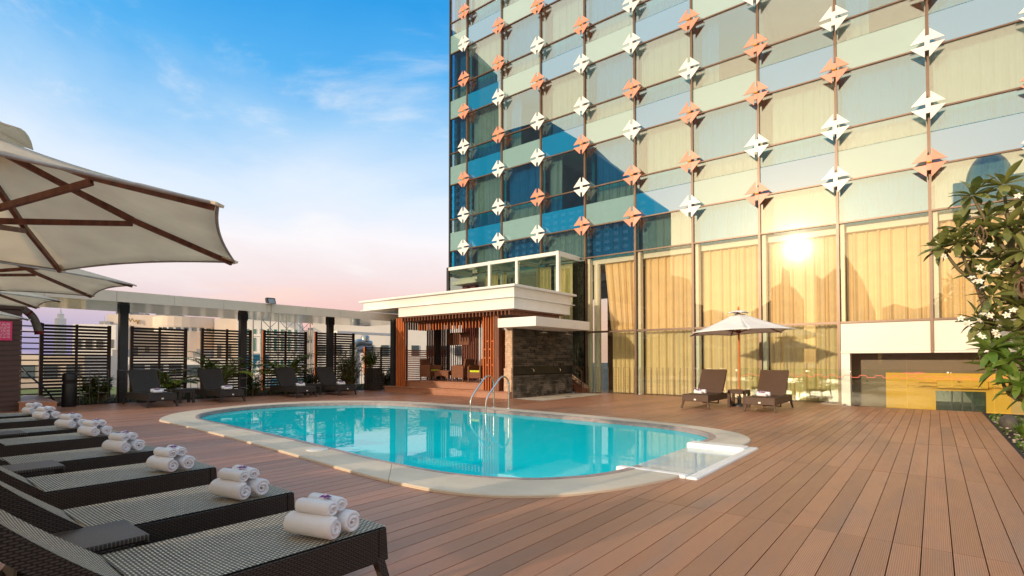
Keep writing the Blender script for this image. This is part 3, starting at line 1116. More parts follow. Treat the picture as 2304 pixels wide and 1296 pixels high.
knobm.lathe([(0.0, -0.03), (0.05, -0.02), (0.06, 0.0), (0.05, 0.02), (0.0, 0.03)], 10, 0, (0, -0.275, 0))
CM = {}
for col in ('clip_white', 'clip_orange'):
    CM[col] = ([t_.mesh('blade', M[col]) for t_ in tri], bar.mesh('stem', M[col]))
knob_me = knobm.mesh('knob', M['knob'])
for m in range(0, MX):
    for r in range(0, NR):
        if m > 9 or ZR(r) > 22:
            continue
        col = 'clip_white' if ((m, r) in WHITE or (r > 7 - m * 0.4 + 0.5 and (m * 3 + r * 5) % 3)) else 'clip_orange'
        c = obj('facade_clip', CM[col][1], hotel, (XM(m) - HL.x, FY - 0.06 - HL.y, ZR(r)))
        for me in CM[col][0]:
            obj('blade', me, c)
        if col == 'clip_orange':
            obj('knob', knob_me, c)

# glass entrance box in front of the facade
gb = thing('glass_entrance_box', 'glazed entrance box with cream frames projecting behind the pavilion roof', 'building', (-14.1, 17.0, 0))
BX = (14.1, -17.0, 0)
posts = [-17.25, -14.75, -13.27, -11.27]
for i, x in enumerate(posts):
    mb = MB()
    mb.box(x - 0.06, x + 0.06, 16.92, 17.06, 0, 5.5)
    mb.build('post', M['fin'] if i else M['dark_metal'], gb, BX, 0.006)
for z in (5.42, 4.95):
    mb = MB()
    mb.box(-17.19, -11.33, 16.93, 17.05, z - (0.07 if z > 5 else 0.02), z + 0.07 if z > 5 else z + 0.02)
    if z > 5:
        mb.build('beam', M['fin'], gb, BX, 0.005)
mb = MB()
mb.box(-11.33, -11.21, 17.06, 18.48, 5.30, 5.50)
mb.build('beam', M['fin'], gb, BX, 0.005)
for x in (-17.2, -14.75, -13.27):
    mb = MB()
    mb.box(x - 0.05, x + 0.05, 17.06, 18.48, 5.24, 5.40)
    mb.build('rafter', M['fin'], gb, BX, 0.005)
for p, q in zip(posts[:-1], posts[1:]):
    mb = MB()
    mb.box(p + 0.065, q - 0.065, 16.98, 17.0, 2.9, 5.34)
    mb.build('pane', M['box_glass'], gb, BX)
    mb = MB()
    mb.box(p + 0.02, q - 0.02, 17.07, 18.47, 5.41, 5.43)
    mb.build('roof_pane', M['box_glass'], gb, BX)
mb = MB()
mb.box(-11.28, -11.26, 17.07, 18.47, 1.75, 5.29)
mb.build('side_pane', M['box_glass'], gb, BX)
mb = MB()
mb.box(-12.9, -10.98, 18.50, 18.53, 0.0, 5.3)
mb.build('dark_pane', M['leaf_reflection_glass'], gb, BX)
for x0, x1, s_ in ((-16.1, -15.3, 1), (-15.0, -14.85, 2), (-13.15, -12.4, 3), (-12.0, -11.35, 4)):
    mb = MB()
    a0 = random.uniform(0, 6)
    mb.grid(lambda u, v: (x0 + (x1 - x0) * u, 18.2 + 0.05 * math.sin(a0 + u * 34 * (x1 - x0)), 2.9 + 2.3 * v), int(40 * (x1 - x0)) + 4, 2)
    mb.build('curtain', M['curtain'], gb, BX)
mb = MB()
mb.box(-16.0, -11.0, 18.62, 18.7, 2.8, 5.0)
mb.build('back_wall', M['interior'], gb, BX)
for x in (-15.2, -12.25):
    mb = MB()
    mb.lathe([(0.1, 0), (0.1, 5.2)], 14, 0, (x, 18.35, 0))
    mb.build('column', M['fin'], gb, BX)

# stairs beside the shower wall
st = thing('staircase', 'dark steps with a metal handrail behind the slate shower wall', 'stairs', (-10.85, 18.2, 0))
for k in range(5):
    mb = MB()
    mb.box(-0.28 * (k + 1), -0.28 * k, -0.28, 0.26, 0 if k == 0 else 0.17 * k - 0.02, 0.17 * (k + 1))
    mb.build('step', M['slat_brown'], st)
mb = MB()
mb.beam((0.06, 0.30, 0.10), (-1.5, 0.30, 1.05), 0.04, 0.2)
mb.build('stringer', M['stone_end'], st)
mb = MB()
mb.beam((0.06, -0.30, 0.02), (0.06, -0.30, 0.86), 0.04, 0.04)
mb.beam((0.06, -0.30, 0.86), (-1.3, -0.30, 1.66), 0.05, 0.05)
mb.beam((0.06, -0.30, 0.22), (-1.3, -0.30, 1.02), 0.035, 0.05)
mb.beam((0.04, -0.30, 0.55), (-1.3, -0.30, 1.33), 0.015, 0.015)
mb.beam((0.04, -0.30, 0.40), (-1.3, -0.30, 1.18), 0.015, 0.015)
mb.build('handrail', M['bronze'], st)

# ---- glass balustrade with a printed red castellated line, metal bar railing in front of the curtains
gl = thing('glass_balustrade', 'clear glass balustrade with printed red line along the deck edge', 'balustrade', (-0.5, 17.85, 0))
xs = [-4.9, -2.9, -1.85, 0.35, 2.55]
for p, q in zip(xs[:-1], xs[1:]):
    mb = MB()
    mb.box(p + 0.008 + 0.5, q - 0.008 + 0.5, -0.006, 0.006, 0.0, 1.04)
    mb.build('pane', M['rail_glass'], gl)
    mb = MB()
    mb.tube([(p + 0.42, -0.02, 0.97), (p + 0.42, 0.03, 0.97)], 0.025, 10)
    mb.tube([(p + 0.48, -0.02, 0.97), (p + 0.48, 0.03, 0.97)], 0.012, 10)
    mb.build('clamp', M['steel'], gl)
mb = MB()
x = -4.3
k = 0
while x < 1.9:
    z = 0.86 if k % 2 else 0.80
    mb.box(x, x + 0.15, -0.009, -0.0075, z, z + 0.013)
    mb.hexa([(x + 0.15, -0.009, z), (x + 0.165, -0.009, z), (x + 0.165, -0.0075, z), (x + 0.15, -0.0075, z)] +
            [(x + 0.175, -0.009, 1.66 - z), (x + 0.19, -0.009, 1.66 - z), (x + 0.19, -0.0075, 1.66 - z), (x + 0.175, -0.0075, 1.66 - z)])
    x += 0.185
    k += 1
mb.build('red_line', M['red_line'], gl)
mb = MB()
xx = -0.70 + 0.5
rr = random.Random(4)
while xx < 0.28:
    wd = rr.uniform(0.018, 0.03)
    mb.box(xx, xx + wd, -0.009, -0.0075, 0.925, 0.925 + rr.choice([0.03, 0.04, 0.04]))
    xx += wd + rr.choice([0.008, 0.008, 0.008, 0.035])
mb.build('red_lettering', M['red_line'], gl)


def bar_railing(name, label, p, q, h, gap=0.44):
    """flat bars in pairs, joined at the top and by thin rungs"""
    p, q = Vector(p), Vector(q)
    t_ = thing(name, label, 'railing', p)
    L = (q - p).length
    d = (q - p).normalized()
    nn = int(L / gap)
    mb = MB()
    nb = MB()
    for k in range(nn):
        a = d * (k * gap)
        c = d * (k * gap + gap * 0.52)
        for s_ in (a, c):
            mb.beam(s_, s_ + Vector((0, 0, h)), 0.014, 0.014, 0, d)
        for z in (h - 0.006, h * 0.66, h * 0.33):
            nb.beam(a + Vector((0, 0, z)), c + Vector((0, 0, z)), 0.006, 0.006)
    ob = mb.build('bars', M['bronze'], t_)
    ob['kind'] = 'stuff'
    nb.build('rungs', M['steel'], t_)['kind'] = 'stuff'
    return t_


bar_railing('bar_railing', 'thin metal bar railing in front of the gold curtains', (-10.95, 18.3, 0), (-5.2, 18.3, 0), 1.02)
bar_railing('bar_railing', 'thin metal bar railing behind the far row of loungers', (-19.36, 4.2, 0), (-18.6, 15.9, 0), 1.0)

# ================================================================== PERGOLA CANOPY
pg = thing('pergola_canopy', 'long cream panelled canopy on dark steel posts over the far loungers', 'canopy', (-19.6, 9, 0))
PO = (19.6, -9, 0)
YJ = [-2.5, -1.1, 0.3, 1.7, 3.1, 4.62, 6.05, 7.45, 8.85, 10.28, 11.7, 13.13, 14.5, 15.6]
for p, q in zip(YJ[:-1], YJ[1:]):
    mb = MB()
    mb.box(-17.74, -17.70, p + 0.004, q - 0.004, 2.92, 3.22)
    mb.build('fascia_panel', M['cream'], pg, PO)
mb = MB()
mb.box(-21.4, -17.745, -2.5, 15.6, 3.17, 3.215)
mb.build('roof_sheet', M['cream'], pg, PO)
mb = MB()
mb.box(-21.4, -17.745, -2.5, 15.6, 2.925, 2.95)
mb.build('soffit', M['soffit'], pg, PO)
for y, x in ((5.3, -19.62), (9.05, -19.9), (12.4, -19.5)):
    mb = MB()
    mb.box(x - 0.11, x + 0.11, y - 0.11, y + 0.11, 0, 2.75)
    p_ = mb.build('post', M['dark_metal'], pg, PO, 0.008)
    mb = MB()
    mb.box(x - 0.13, x + 0.13, y - 0.13, y + 0.13, 2.75, 2.924)
    mb.build('post_head', M['dark_metal'], p_)
fl = thing('floodlight', 'black floodlight on the canopy edge above the far loungers', 'floodlight', (-17.66, 8.95, 3.22))
mb = MB()
mb.hexa([(-0.05, -0.15, 0.0), (0.10, -0.15, -0.03), (0.10, 0.15, -0.03), (-0.05, 0.15, 0.0), (-0.10, -0.15, 0.16), (0.02, -0.15, 0.18), (0.02, 0.15, 0.18), (-0.10, 0.15, 0.16)])
mb.build('housing', M['black_plastic'], fl, (0, 0, 0.02), 0.008)
mb = MB()
mb.hexa([(0.104, -0.11, 0.0), (0.108, -0.11, 0.0), (0.108, 0.11, 0.0), (0.104, 0.11, 0.0), (0.036, -0.11, 0.15), (0.040, -0.11, 0.15), (0.040, 0.11, 0.15), (0.036, 0.11, 0.15)])
mb.build('lens', M['galv'], fl, (0, 0, 0.012))
mb = MB()
mb.tube([(0.005, 0.02, 0.0), (0.005, 0.02, -0.29)], 0.006, 6)
mb.build('cable', M['black_plastic'], fl)

# ---- slatted fence screens
slat_cache = {}


def fence(y0, y1, z0, z1, label, warm_edge=False, x=-21.0, nsl=22):
    t_ = thing('slatted_screen', label, 'screen', (x, (y0 + y1) / 2, z0), 0, 'slatted timber screens along the terrace edge')
    hw = (y1 - y0) / 2
    H = z1 - z0
    for s_, y in enumerate((-hw + 0.045, 0.0, hw - 0.045)):
        mb = MB()
        wd = 0.045 if s_ != 1 else 0.028
        mb.box(-0.045, 0.045, y - wd, y + wd, -0.1, H + 0.012)
        mb.build('post', M['slat_dark'], t_)
    if warm_edge:
        mb = MB()
        mb.box(-0.05, 0.05, -hw - 0.02, -hw - 0.001, -0.1, H)
        mb.build('edge_trim', M['slat_red'], t_)
    pitch = H / nsl
    for a, c in ((-hw + 0.092, -0.03), (0.03, hw - 0.092)):
        key = (round(c - a, 3), round(pitch, 4))
        if key not in slat_cache:
            mb = MB()
            mb.box(-0.02, 0.02, 0, c - a, 0, pitch * 0.70)
            slat_cache[key] = mb.mesh('slat', M['slat_dark'])
        for k in range(nsl):
            obj('slat', slat_cache[key], t_, (random.uniform(-0.004, 0.004), a, k * pitch + 0.01))


fence(3.58, 5.34, 0.2, 2.40, 'dark slatted screen nearest the brown shed, behind the waste bin')
fence(5.87, 7.59, 0.2, 2.42, 'dark slatted screen just right of the first canopy post')
fence(8.05, 9.89, 0.2, 2.46, 'dark slatted screen crossed by the middle canopy post')
fence(10.35, 12.23, 0.2, 2.49, 'dark slatted screen behind the feathery palm', True)
fence(12.63, 14.61, 0.2, 2.52, 'dark slatted screen crossed by the third canopy post', True)
fence(15.18, 17.1, 0.75, 1.93, 'low dark slatted screen beside the pavilion', True, nsl=12)
tf = thing('thin_rail_fence', 'open fence of thin dark rails beside the brown shed', 'fence', (-24.2, 3.0, 0.1))
for k in range(13):
    mb = MB()
    mb.box(-0.015, 0.015, -1.4, 1.15, 0.0 + k * 0.195, 0.045 + k * 0.195)
    mb.build('rail', M['slat_dark'], tf)
for y in (-1.4, 1.15):
    mb = MB()
    mb.box(-0.03, 0.03, y - 0.03, y + 0.03, -0.3, 2.5)
    mb.build('post', M['slat_dark'], tf)

# ---- shed on the left with a pink notice, step box, duct
sh = thing('brown_shed', 'dark brown boarded shed at the left edge of the terrace', 'shed', (-19.6, -0.6, 0))
mb = MB()
mb.box(-1.4, 1.38, -3.4, 3.33, 0, 2.58)
mb.build('core', M['dark_backing'], sh)
z = 0.0
k = 0
bm_ = MB()
bm_.box(0, 0.022, -3.4, 3.36, 0, 0.122)
bme = bm_.mesh('wall_board', M['shed'])
while z < 2.5:
    obj('wall_board', bme, sh, (1.381 + random.uniform(0, 0.004), 0, z))
    z += 0.1285
mb = MB()
mb.box(-1.4, 1.45, -3.5, 3.38, 2.581, 2.66)
mb.build('roof', M['shed'], sh)
sg = thing('pink_notice', 'bright pink notice board on the brown shed wall', 'sign', (-18.17, 2.2, 2.03))
mb = MB()
mb.box(0, 0.02, -0.36, 0.37, -0.24, 0.24)
mb.build('board', M['pink'], sg)
mb = MB()
for k in range(11):
    y = 0.33
    rr = random.Random(k)
    for q in range(rr.randint(4, 7)):
        wd = rr.uniform(0.03, 0.09)
        if y - wd < -0.32: break
        mb.box(0.0205, 0.022, y - wd, y, 0.185 - k * 0.036, 0.198 - k * 0.036)
        y -= wd + 0.018
mb.build('lettering', M['sign_ink'], sg)
sb = thing('step_box', 'low brown composite step beside the shed', 'step', (-17.5, 3.0, 0))
mb = MB()
mb.prism([(-0.28, -0.33), (0.42, 0.26), (-3.1, 0.56), (-3.9, 0.3)], 0, 0.225)
mb.build('riser', M['step'], sb)
mb = MB()
mb.prism([(-0.32, -0.35), (0.45, 0.28), (-3.1, 0.59), (-3.9, 0.3)], 0.226, 0.25)
mb.build('tread', M['deck'], sb)
dc = thing('fabric_duct', 'bent grey fabric duct with a red band beside the shed', 'duct', (-20.6, 3.1, 0))
mb = MB()
p_ = [(0.1, -0.35, 2.78), (0.15, -0.05, 2.78), (0.12, 0.18, 2.62), (0.1, 0.30, 2.40), (0.08, 0.38, 2.1)]
mb.tube([tuple(v) for v in spline(p_, 5, False)], 0.1, 14)
mb.build('sleeve', M['duct'], dc)
mb = MB()
mb.tube([(0.085, 0.375, 2.15), (0.08, 0.385, 2.05)], 0.104, 14)
mb.tube([(0.13, 0.13, 2.67), (0.125, 0.165, 2.64)], 0.104, 14)
mb.build('red_band', M['red_band'], dc)
hs = MB()
hs.tube([tuple(v) for v in spline([(-21.2, 3.15, 1.2), (-20.9, 3.3, 0.9), (-20.2, 3.55, 0.5), (-19.6, 3.7, 0.12)], 5, False)], 0.025, 8)
tag(hs.build('drain_hose', M['black_plastic']), 'black hose running down beside the brown shed', 'hose')

# bin
bn = thing('waste_bin', 'black cylindrical waste bin in front of the slatted screen', 'bin', (-18.85, 3.86, 0))
mb = MB()
mb.lathe([(0.155, 0.0), (0.165, 0.02), (0.165, 0.62), (0.16, 0.64)], 24)
mb.build('body', M['black_plastic'], bn)
mb = MB()
mb.lathe([(0.145, 0.64), (0.145, 0.74)], 24)
mb.build('slot', M['dark_backing'], bn)
mb = MB()
mb.lathe([(0.165, 0.74), (0.165, 0.9), (0.14, 0.94), (0.0, 0.95)], 24)
mb.build('lid', M['black_plastic'], bn)

# slate planter by the pavilion
pl = thing('slate_planter', 'square slate clad planter beside the pavilion step', 'planter', (-19.0, 14.2, 0))
for k in range(12):
    mb = MB()
    j = random.uniform(0, 0.02)
    mb.box(-0.28 - j, 0.28 + j, -0.26 - j, 0.26 + j, k * 0.08 + 0.002, k * 0.08 + 0.078)
    mb.build('stone_course', M['stone'], pl)

# ================================================================== PAVILION
pv = thing('pavilion', 'open pool pavilion with white tiered roof and red timber slats', 'pavilion', (-14.5, 15.5, 0))
VO = (14.5, -15.5, 0)


def vp(mb, name, mats, bevel=0.0):
    return mb.build(name, mats, pv, VO, bevel)


mb = MB()
mb.box(-16.65, -10.78, 13.63, 17.05, 3.0, 3.37)
vp(mb, 'lower_fascia', M['white'], 0.01)
mb = MB()
mb.box(-19.05, -10.70, 13.55, 17.3, 3.371, 3.40)
vp(mb, 'cornice', M['white'], 0.006)
mb = MB()
mb.box(-18.95, -10.78, 13.63, 17.15, 3.401, 3.72)
vp(mb, 'upper_fascia', M['white'], 0.01)
mb = MB()
mb.box(-19.1, -10.66, 13.5, 17.35, 3.721, 3.80)
vp(mb, 'roof_cap', M['white'], 0.015)
mb = MB()
mb.box(-16.6, -10.85, 13.7, 16.75, 2.96, 2.998)
vp(mb, 'ceiling', M['slat_brown'])
hs_ = MB()
hs_.box(-0.03, 0.03, -0.02, 0.02, -0.20, 0.0)
hme = hs_.mesh('ceiling_slat', M['slat_red'])
hs_ = MB()
hs_.box(-0.02, 0.02, -1.5, 1.5, -0.14, 0.0)
hme2 = hs_.mesh('ceiling_baffle', M['slat_brown'])
for k in range(34):
    x = -16.5 + k * 0.165
    obj('ceiling_baffle', hme2, pv, (x + 14.5, -0.3, 2.955))
mb = MB()
mb.box(-17.65, -11.48, 13.75, 16.9, 0.0, 0.205)
mb.box(-11.48, -11.12, 13.75, 13.96, 0.0, 0.205)
vp(mb, 'lower_riser', M['step'])
mb = MB()
mb.box(-17.68, -11.49, 13.72, 16.9, 0.206, 0.235)
mb.box(-11.49, -11.1, 13.72, 13.955, 0.206, 0.235)
vp(mb, 'lower_tread', M['deck'], 0.004)
mb = MB()
mb.box(-17.15, -12.35, 14.2, 16.85, 0.236, 0.44)
vp(mb, 'upper_riser', M['step'])
mb = MB()
mb.box(-17.18, -12.33, 14.17, 16.86, 0.441, 0.47)
vp(mb, 'upper_tread', M['deck'], 0.004)
for x, y, mt in ((-17.45, 14.05, 'dark_metal'), (-17.06, 16.1, 'dark_metal'), (-14.4, 16.6, 'dark_metal'), (-11.75, 13.98, 'slat_brown')):
    mb = MB()
    mb.box(x - 0.1, x + 0.1, y - 0.1, y + 0.1, 0.24, 2.97)
    vp(mb, 'post', M[mt])


def vslat(name, x, y, z0, z1, wd, dp, mat):
    mb = MB()
    mb.box(x - wd / 2, x + wd / 2, y - dp / 2, y + dp / 2, z0, z1)
    return vp(mb, name, mat)


for k in range(5):
    vslat('slat', -17.15 + k * 0.105, 14.0, 0.24, 3.0, 0.062, 0.10, M['slat_red'])
for k in range(5):
    vslat('slat', -12.42 + k * 0.115, 14.0, 0.24, 3.0, 0.04, 0.09, M['slat_red'])
    for z in (1.65 + 0.28 * (k % 2), 1.1 + 0.25 * ((k + 1) % 2)):
        if k < 4:
            vslat('spacer', -12.362 + k * 0.115, 14.0, z, z + 0.05, 0.07, 0.04, M['slat_red'])
for k in range(5):
    vslat('slat', -11.86 + k * 0.085, 14.35, 0.24, 2.35 - 0.0 * k, 0.03, 0.08, M['slat_red'])
mb = MB()
arc = [(-11.9, 14.29, 1.5), (-11.78, 14.29, 1.75), (-11.64, 14.29, 1.93), (-11.48, 14.29, 2.03)]
mb.tube([tuple(v) for v in spline(arc, 4, False)], 0.022, 8)
vp(mb, 'curved_rail', M['slat_red'])
# back and side screens
for k in range(19):
    x = -16.92 + k * 0.135
    vslat('back_slat', x, 16.72, 0.47, 2.96, 0.045, 0.018, M['slat_brown'])
for k in range(19):
    y = 14.28 + k * 0.128
    if 14.5 < y < 15.55:
        vslat('side_slat', -17.05, y, 2.55, 2.96, 0.07, 0.05, M['slat_brown'])
        continue
    if 15.95 < y < 16.25:
        continue
    vslat('side_slat', -17.05, y, 0.24, 2.96, 0.07, 0.05, M['slat_brown'])
for k in range(16):
    mb = MB()
    mb.box(-17.09, -17.07, 14.2, 16.7, 0.5 + k * 0.078, 0.5 + k * 0.078 + 0.045)
    vp(mb, 'lattice_rail', M['slat_red'])
mb = MB()
mb.box(-16.95, -15.6, 16.62, 16.64, 1.95, 2.5)
vp(mb, 'blind', M['slat_brown'])
for k in range(26):
    x = -16.45 + k * 0.165
    vslat('front_drop_slat', x, 14.55, 2.50, 2.955, 0.05, 0.04, M['slat_red'])
for k in range(16):
    y = 14.2 + k * 0.16
    vslat('side_drop_slat', -11.2, y, 2.62, 2.955, 0.04, 0.05, M['slat_brown'])

# shower wall and canopy
sw = thing('slate_shower_wall', 'dark slate outdoor shower wall with black tap band', 'wall', (-11.28, 16.0, 0))
SO = (11.28, -16.0, 0)
mb = MB()
mb.box(-11.42, -11.2, 14.06, 17.84, 0, 2.5)
mb.build('core', M['dark_backing'], sw, SO)
mb = MB()
rr = random.Random(3)
for zr0, zr1 in ((0.0, 0.80), (1.08, 2.5)):
    z = zr0
    while z < zr1 - 0.03:
        h = min(0.07, zr1 - z)
        y = 14.05 - rr.uniform(0, 0.15)
        while y < 17.84:
            L = rr.uniform(0.2, 0.45)
            a, c = max(y, 14.06), min(y + L - 0.004, 17.84)
            if c - a > 0.02:
                mb.box(-11.199, -11.165 + rr.uniform(-0.02, 0.025), a, c, z + 0.005, z + h - 0.006)
            y += L
        z += h
mb.build('slate_strips', M['slate'], sw, SO)['kind'] = 'stuff'
for y0, y1 in ((14.06, 15.42), (15.43, 16.95), (16.96, 17.84)):
    mb = MB()
    mb.box(-11.199, -11.15, y0, y1, 0.81, 1.07)
    mb.build('black_tile', M['tile_black'], sw, SO)
z = 0
k = 0
while z < 2.48:
    mb = MB()
    j = 0.03 if z < 1.0 else 0.0
    h = rr.uniform(0.05, 0.085)
    mb.box(-11.46 - j + rr.uniform(0, .01), -11.16, 14.0 - j - rr.uniform(0, 0.015), 14.055, z + 0.002, min(z + h, 2.5))
    mb.build('end_stone', M['stone_end'], sw, SO)
    z += h + 0.002
for y in (15.05, 16.75):
    mb = MB()
    mb.tube([tuple(v) for v in spline([(-11.15, y, 0.97), (-11.06, y, 0.98), (-11.02, y, 0.94), (-11.02, y, 0.88)], 4, False)], 0.016, 8)
    mb.tube([(-11.10, y - 0.06, 1.0), (-11.10, y + 0.0, 1.0)], 0.01, 6)
    mb.build('tap', M['steel'], sw, SO)
sc = thing('shower_canopy', 'flat white slab canopy over the shower wall', 'canopy', (-10.7, 15.6, 2.38))
mb = MB()
mb.box(-0.72, 0.86, -2.05, 1.3, 0.0, 0.31)
mb.build('slab', M['white'], sc, (0, 0, 0), 0.012)
for y in (-0.75, 0.75):
    mb = MB()
    mb.tube([(0.25, y, 0.0), (0.25, y, -0.12)], 0.012, 8)
    mb.lathe([(0.02, -0.12), (0.14, -0.15), (0.14, -0.162), (0.0, -0.162)], 20, 0, (0.25, y, 0))
    mb.build('shower_head', M['steel'], sc)


# wicker armchairs and tables
def make_armchair(label):
    t_ = thing('wicker_armchair', label, 'armchair', (0, 0, 0), 0, 'wicker chairs in the pavilion')
    mb = MB()
    mb.box(-0.30, 0.30, -0.28, 0.30, 0.14, 0.36)
    mb.build('seat_base', M['chair_wicker'], t_, (0, 0, 0), 0.01)
    for s_ in (-1, 1):
        mb = MB()
        mb.prism([(-0.31, 0.13), (0.32, 0.13), (0.32, 0.60), (0.22, 0.63), (-0.22, 0.63), (-0.31, 0.58)], s_ * 0.30 - 0.035, s_ * 0.30 + 0.035, 0, lambda x, y, z: (z, x, y))
        mb.build('arm', M['chair_wicker'], t_, (0, 0, 0), 0.012)
    mb = MB()
    mb.hexa([(-0.30, 0.22, 0.3), (0.30, 0.22, 0.3), (0.30, 0.30, 0.3), (-0.30, 0.30, 0.3), (-0.27, 0.33, 0.88), (0.27, 0.33, 0.88), (0.27, 0.40, 0.86), (-0.27, 0.40, 0.86)])
    mb.build('backrest', M['chair_wicker'], t_, (0, 0, 0), 0.012)
    mb = MB()
    mb.box(-0.255, 0.255, -0.27, 0.2, 0.362, 0.44)
    mb.build('cushion', M['lime'], t_, (0, 0, 0), 0.02)
    for x in (-0.3, 0.3):
        for y in (-0.28, 0.28):
            mb = MB()
            mb.beam((x, y, 0), (x, y, 0.15), 0.04, 0.04)
            mb.build('leg', M['chair_wicker'], t_)
    return t_


def make_coffee_table(label):
    t_ = thing('wicker_table', label, 'table', (0, 0, 0), 0, 'wicker tables in the pavilion')
    mb = MB()
    mb.box(-0.40, 0.40, -0.26, 0.26, 0.36, 0.41)
    mb.build('top', M['chair_wicker'], t_, (0, 0, 0), 0.008)
    for y in (-0.25, 0.25):
        mb = MB()
        mb.prism([(-0.39, 0.08), (-0.34, 0.08), (-0.28, 0.17), (0, 0.21), (0.28, 0.17), (0.34, 0.08), (0.39, 0.08), (0.39, 0.358), (-0.39, 0.358)], y - 0.02, y + 0.02, 0, lambda x, y_, z: (x, z, y_))
        mb.build('apron', M['chair_wicker'], t_)
    for x in (-0.37, 0.37):
        for y in (-0.24, 0.24):
            mb = MB()
            mb.beam((x, y, 0), (x, y, 0.1), 0.04, 0.04)
            mb.build('leg', M['chair_wicker'], t_)
    return t_


ac = make_armchair('wicker armchair facing right at the left end of the pavilion')
ac.location = (-16.35, 15.1, 0.47)
ac.rotation_euler = (0, 0, R(90))
dup(ac, (-15.55, 16.35, 0.47), 0, 'wicker armchair with lime cushion half hidden behind the low table')
dup(ac, (-14.55, 15.15, 0.47), R(-90), 'high sided wicker armchair turned to the left in the pavilion middle')
dup(ac, (-13.55, 15.0, 0.47), 0, 'wicker armchair facing the pool nearest the steel ladder')
dup(ac, (-12.95, 15.6, 0.47), R(-20), 'wicker armchair partly hidden by the red slats on the right')
ct = make_coffee_table('low wicker table between the two facing armchairs')
ct.location = (-15.4, 15.05, 0.47)
dup(ct, (-12.5, 15.0, 0.47), R(90), 'low wicker table behind the right hand red slats')

# ================================================================== UMBRELLAS
def make_umbrella(label, c, Rr, ze, zt, rot, canvas, ribm, polem, zb=0.0, lean=(0, 0), sag=0.05, group='cream umbrellas over the near loungers', finial=True, pole_r=0.026):
    t_ = thing('umbrella', label, 'umbrella', (c[0], c[1], zb), 0, group)
    N = 6
    ze -= zb
    zt -= zb
    tip = lambda k: Vector((Rr * math.cos(rot + k * math.pi / 3), Rr * math.sin(rot + k * math.pi / 3), ze + lean[0] * math.cos(rot + k * math.pi / 3) + lean[1] * math.sin(rot + k * math.pi / 3)))
    top = Vector((0, 0, zt))
    mb = MB()
    for k in range(N):
        A, B = tip(k), tip(k + 1)

        def fn(u, v):
            v2 = 0.10 + 0.90 * v
            p = top.lerp(A.lerp(B, u), v2)
            bow = 4 * u * (1 - u)
            ctr = Vector((0, 0, p.z))
            p = p + (ctr - p) * (sag * bow * v2 * v2)
            p.z += -0.05 * bow * v2 * (1 - v2) * 2 + 0.02 * bow * v2 - 0.05 * math.sin(math.pi * v2) * 0.6
            p.z += 0.006 * math.sin(19 * u + 7 * v + k) * bow
            return tuple(p)
        mb.grid(fn, 10, 10)
    can = mb.build('canopy', canvas, t_)
    sm = can.modifiers.new('solid', 'SOLIDIFY')
    sm.thickness = 0.004
    hm = MB()
    for k in range(N):
        A, B = tip(k), tip(k + 1)
        pts = []
        for q in range(11):
            u = q / 10
            p = A.lerp(B, u)
            bow = 4 * u * (1 - u)
            p = p + (Vector((0, 0, p.z)) - p) * (sag * bow)
            p.z += 0.02 * bow - 0.003
            pts.append(tuple(p))
        hm.tube(pts, 0.007, 6)
    hm.build('hem', M['duct'], t_)
    vm = MB()
    for k in range(N):
        a0, a1 = rot + k * math.pi / 3, rot + (k + 1) * math.pi / 3
        r1 = Rr * 0.21

        def fv(u, v):
            a = a0 + (a1 - a0) * u
            rr_ = r1 * (0.08 + 0.92 * v) * (1 - 0.08 * 4 * u * (1 - u))
            return (rr_ * math.cos(a), rr_ * math.sin(a), zt + 0.055 - 0.10 * v + 0.035 * 4 * u * (1 - u) * v)
        vm.grid(fv, 6, 3)
    vv = vm.build('vent_cap', canvas, t_)
    vv.modifiers.new('solid', 'SOLIDIFY').thickness = 0.004
    for k in range(N):
        A = tip(k)
        rb = MB()
        a = top.lerp(A, 0.06) + Vector((0, 0, -0.03))
        m1 = top.lerp(A, 0.55) + Vector((0, 0, -0.055))
        e = top.lerp(A, 0.985) + Vector((0, 0, -0.02))
        rb.beam(a, m1, 0.022, 0.032)
        rb.beam(m1, e, 0.020, 0.028)
        r_ = rb.build('rib', ribm, t_)
        sb_ = MB()
        h0 = Vector((0.05 * math.cos(rot + k * math.pi / 3), 0.05 * math.sin(rot + k * math.pi / 3), ze + 0.02))
        sb_.beam(h0, m1 + Vector((0, 0, -0.02)), 0.018, 0.028)
        sb_.build('strut', ribm, t_)
        pk = MB()
        d = (A - top).normalized()
        pk.beam(A - d * 0.09 + Vector((0, 0, -0.012)), A + d * 0.008 + Vector((0, 0, -0.004)), 0.055, 0.012)
        pk.build('tip_pocket', canvas, t_)
    hb = MB()
    hb.lathe([(0.06, ze - 0.02), (0.065, ze), (0.065, ze + 0.05), (0.05, ze + 0.07)], 16)
    hb.lathe([(0.055, zt - 0.11), (0.06, zt - 0.09), (0.06, zt - 0.03), (0.03, zt)], 16)
    hb.build('hub', ribm, t_)
    pb = MB()
    pb.tube([(lean[0] * 0.2, lean[1] * 0.2, 0.0), (0, 0, zt + 0.06)], pole_r, 14)
    pb.build('pole', polem, t_)
    fb = MB()
    fb.lathe([(0.02, zt + 0.06), (0.035, zt + 0.085), (0.02, zt + 0.11), (0.028, zt + 0.13), (0.0, zt + 0.17)], 12)
    fb.build('finial', polem, t_)
    bs = MB()
    bs.lathe([(0.22, 0.0), (0.22, 0.05), (0.10, 0.07), (0.05, 0.09), (0.05, 0.28)], 24)
    bs.build('base', M['dark_metal'], t_)
    return t_


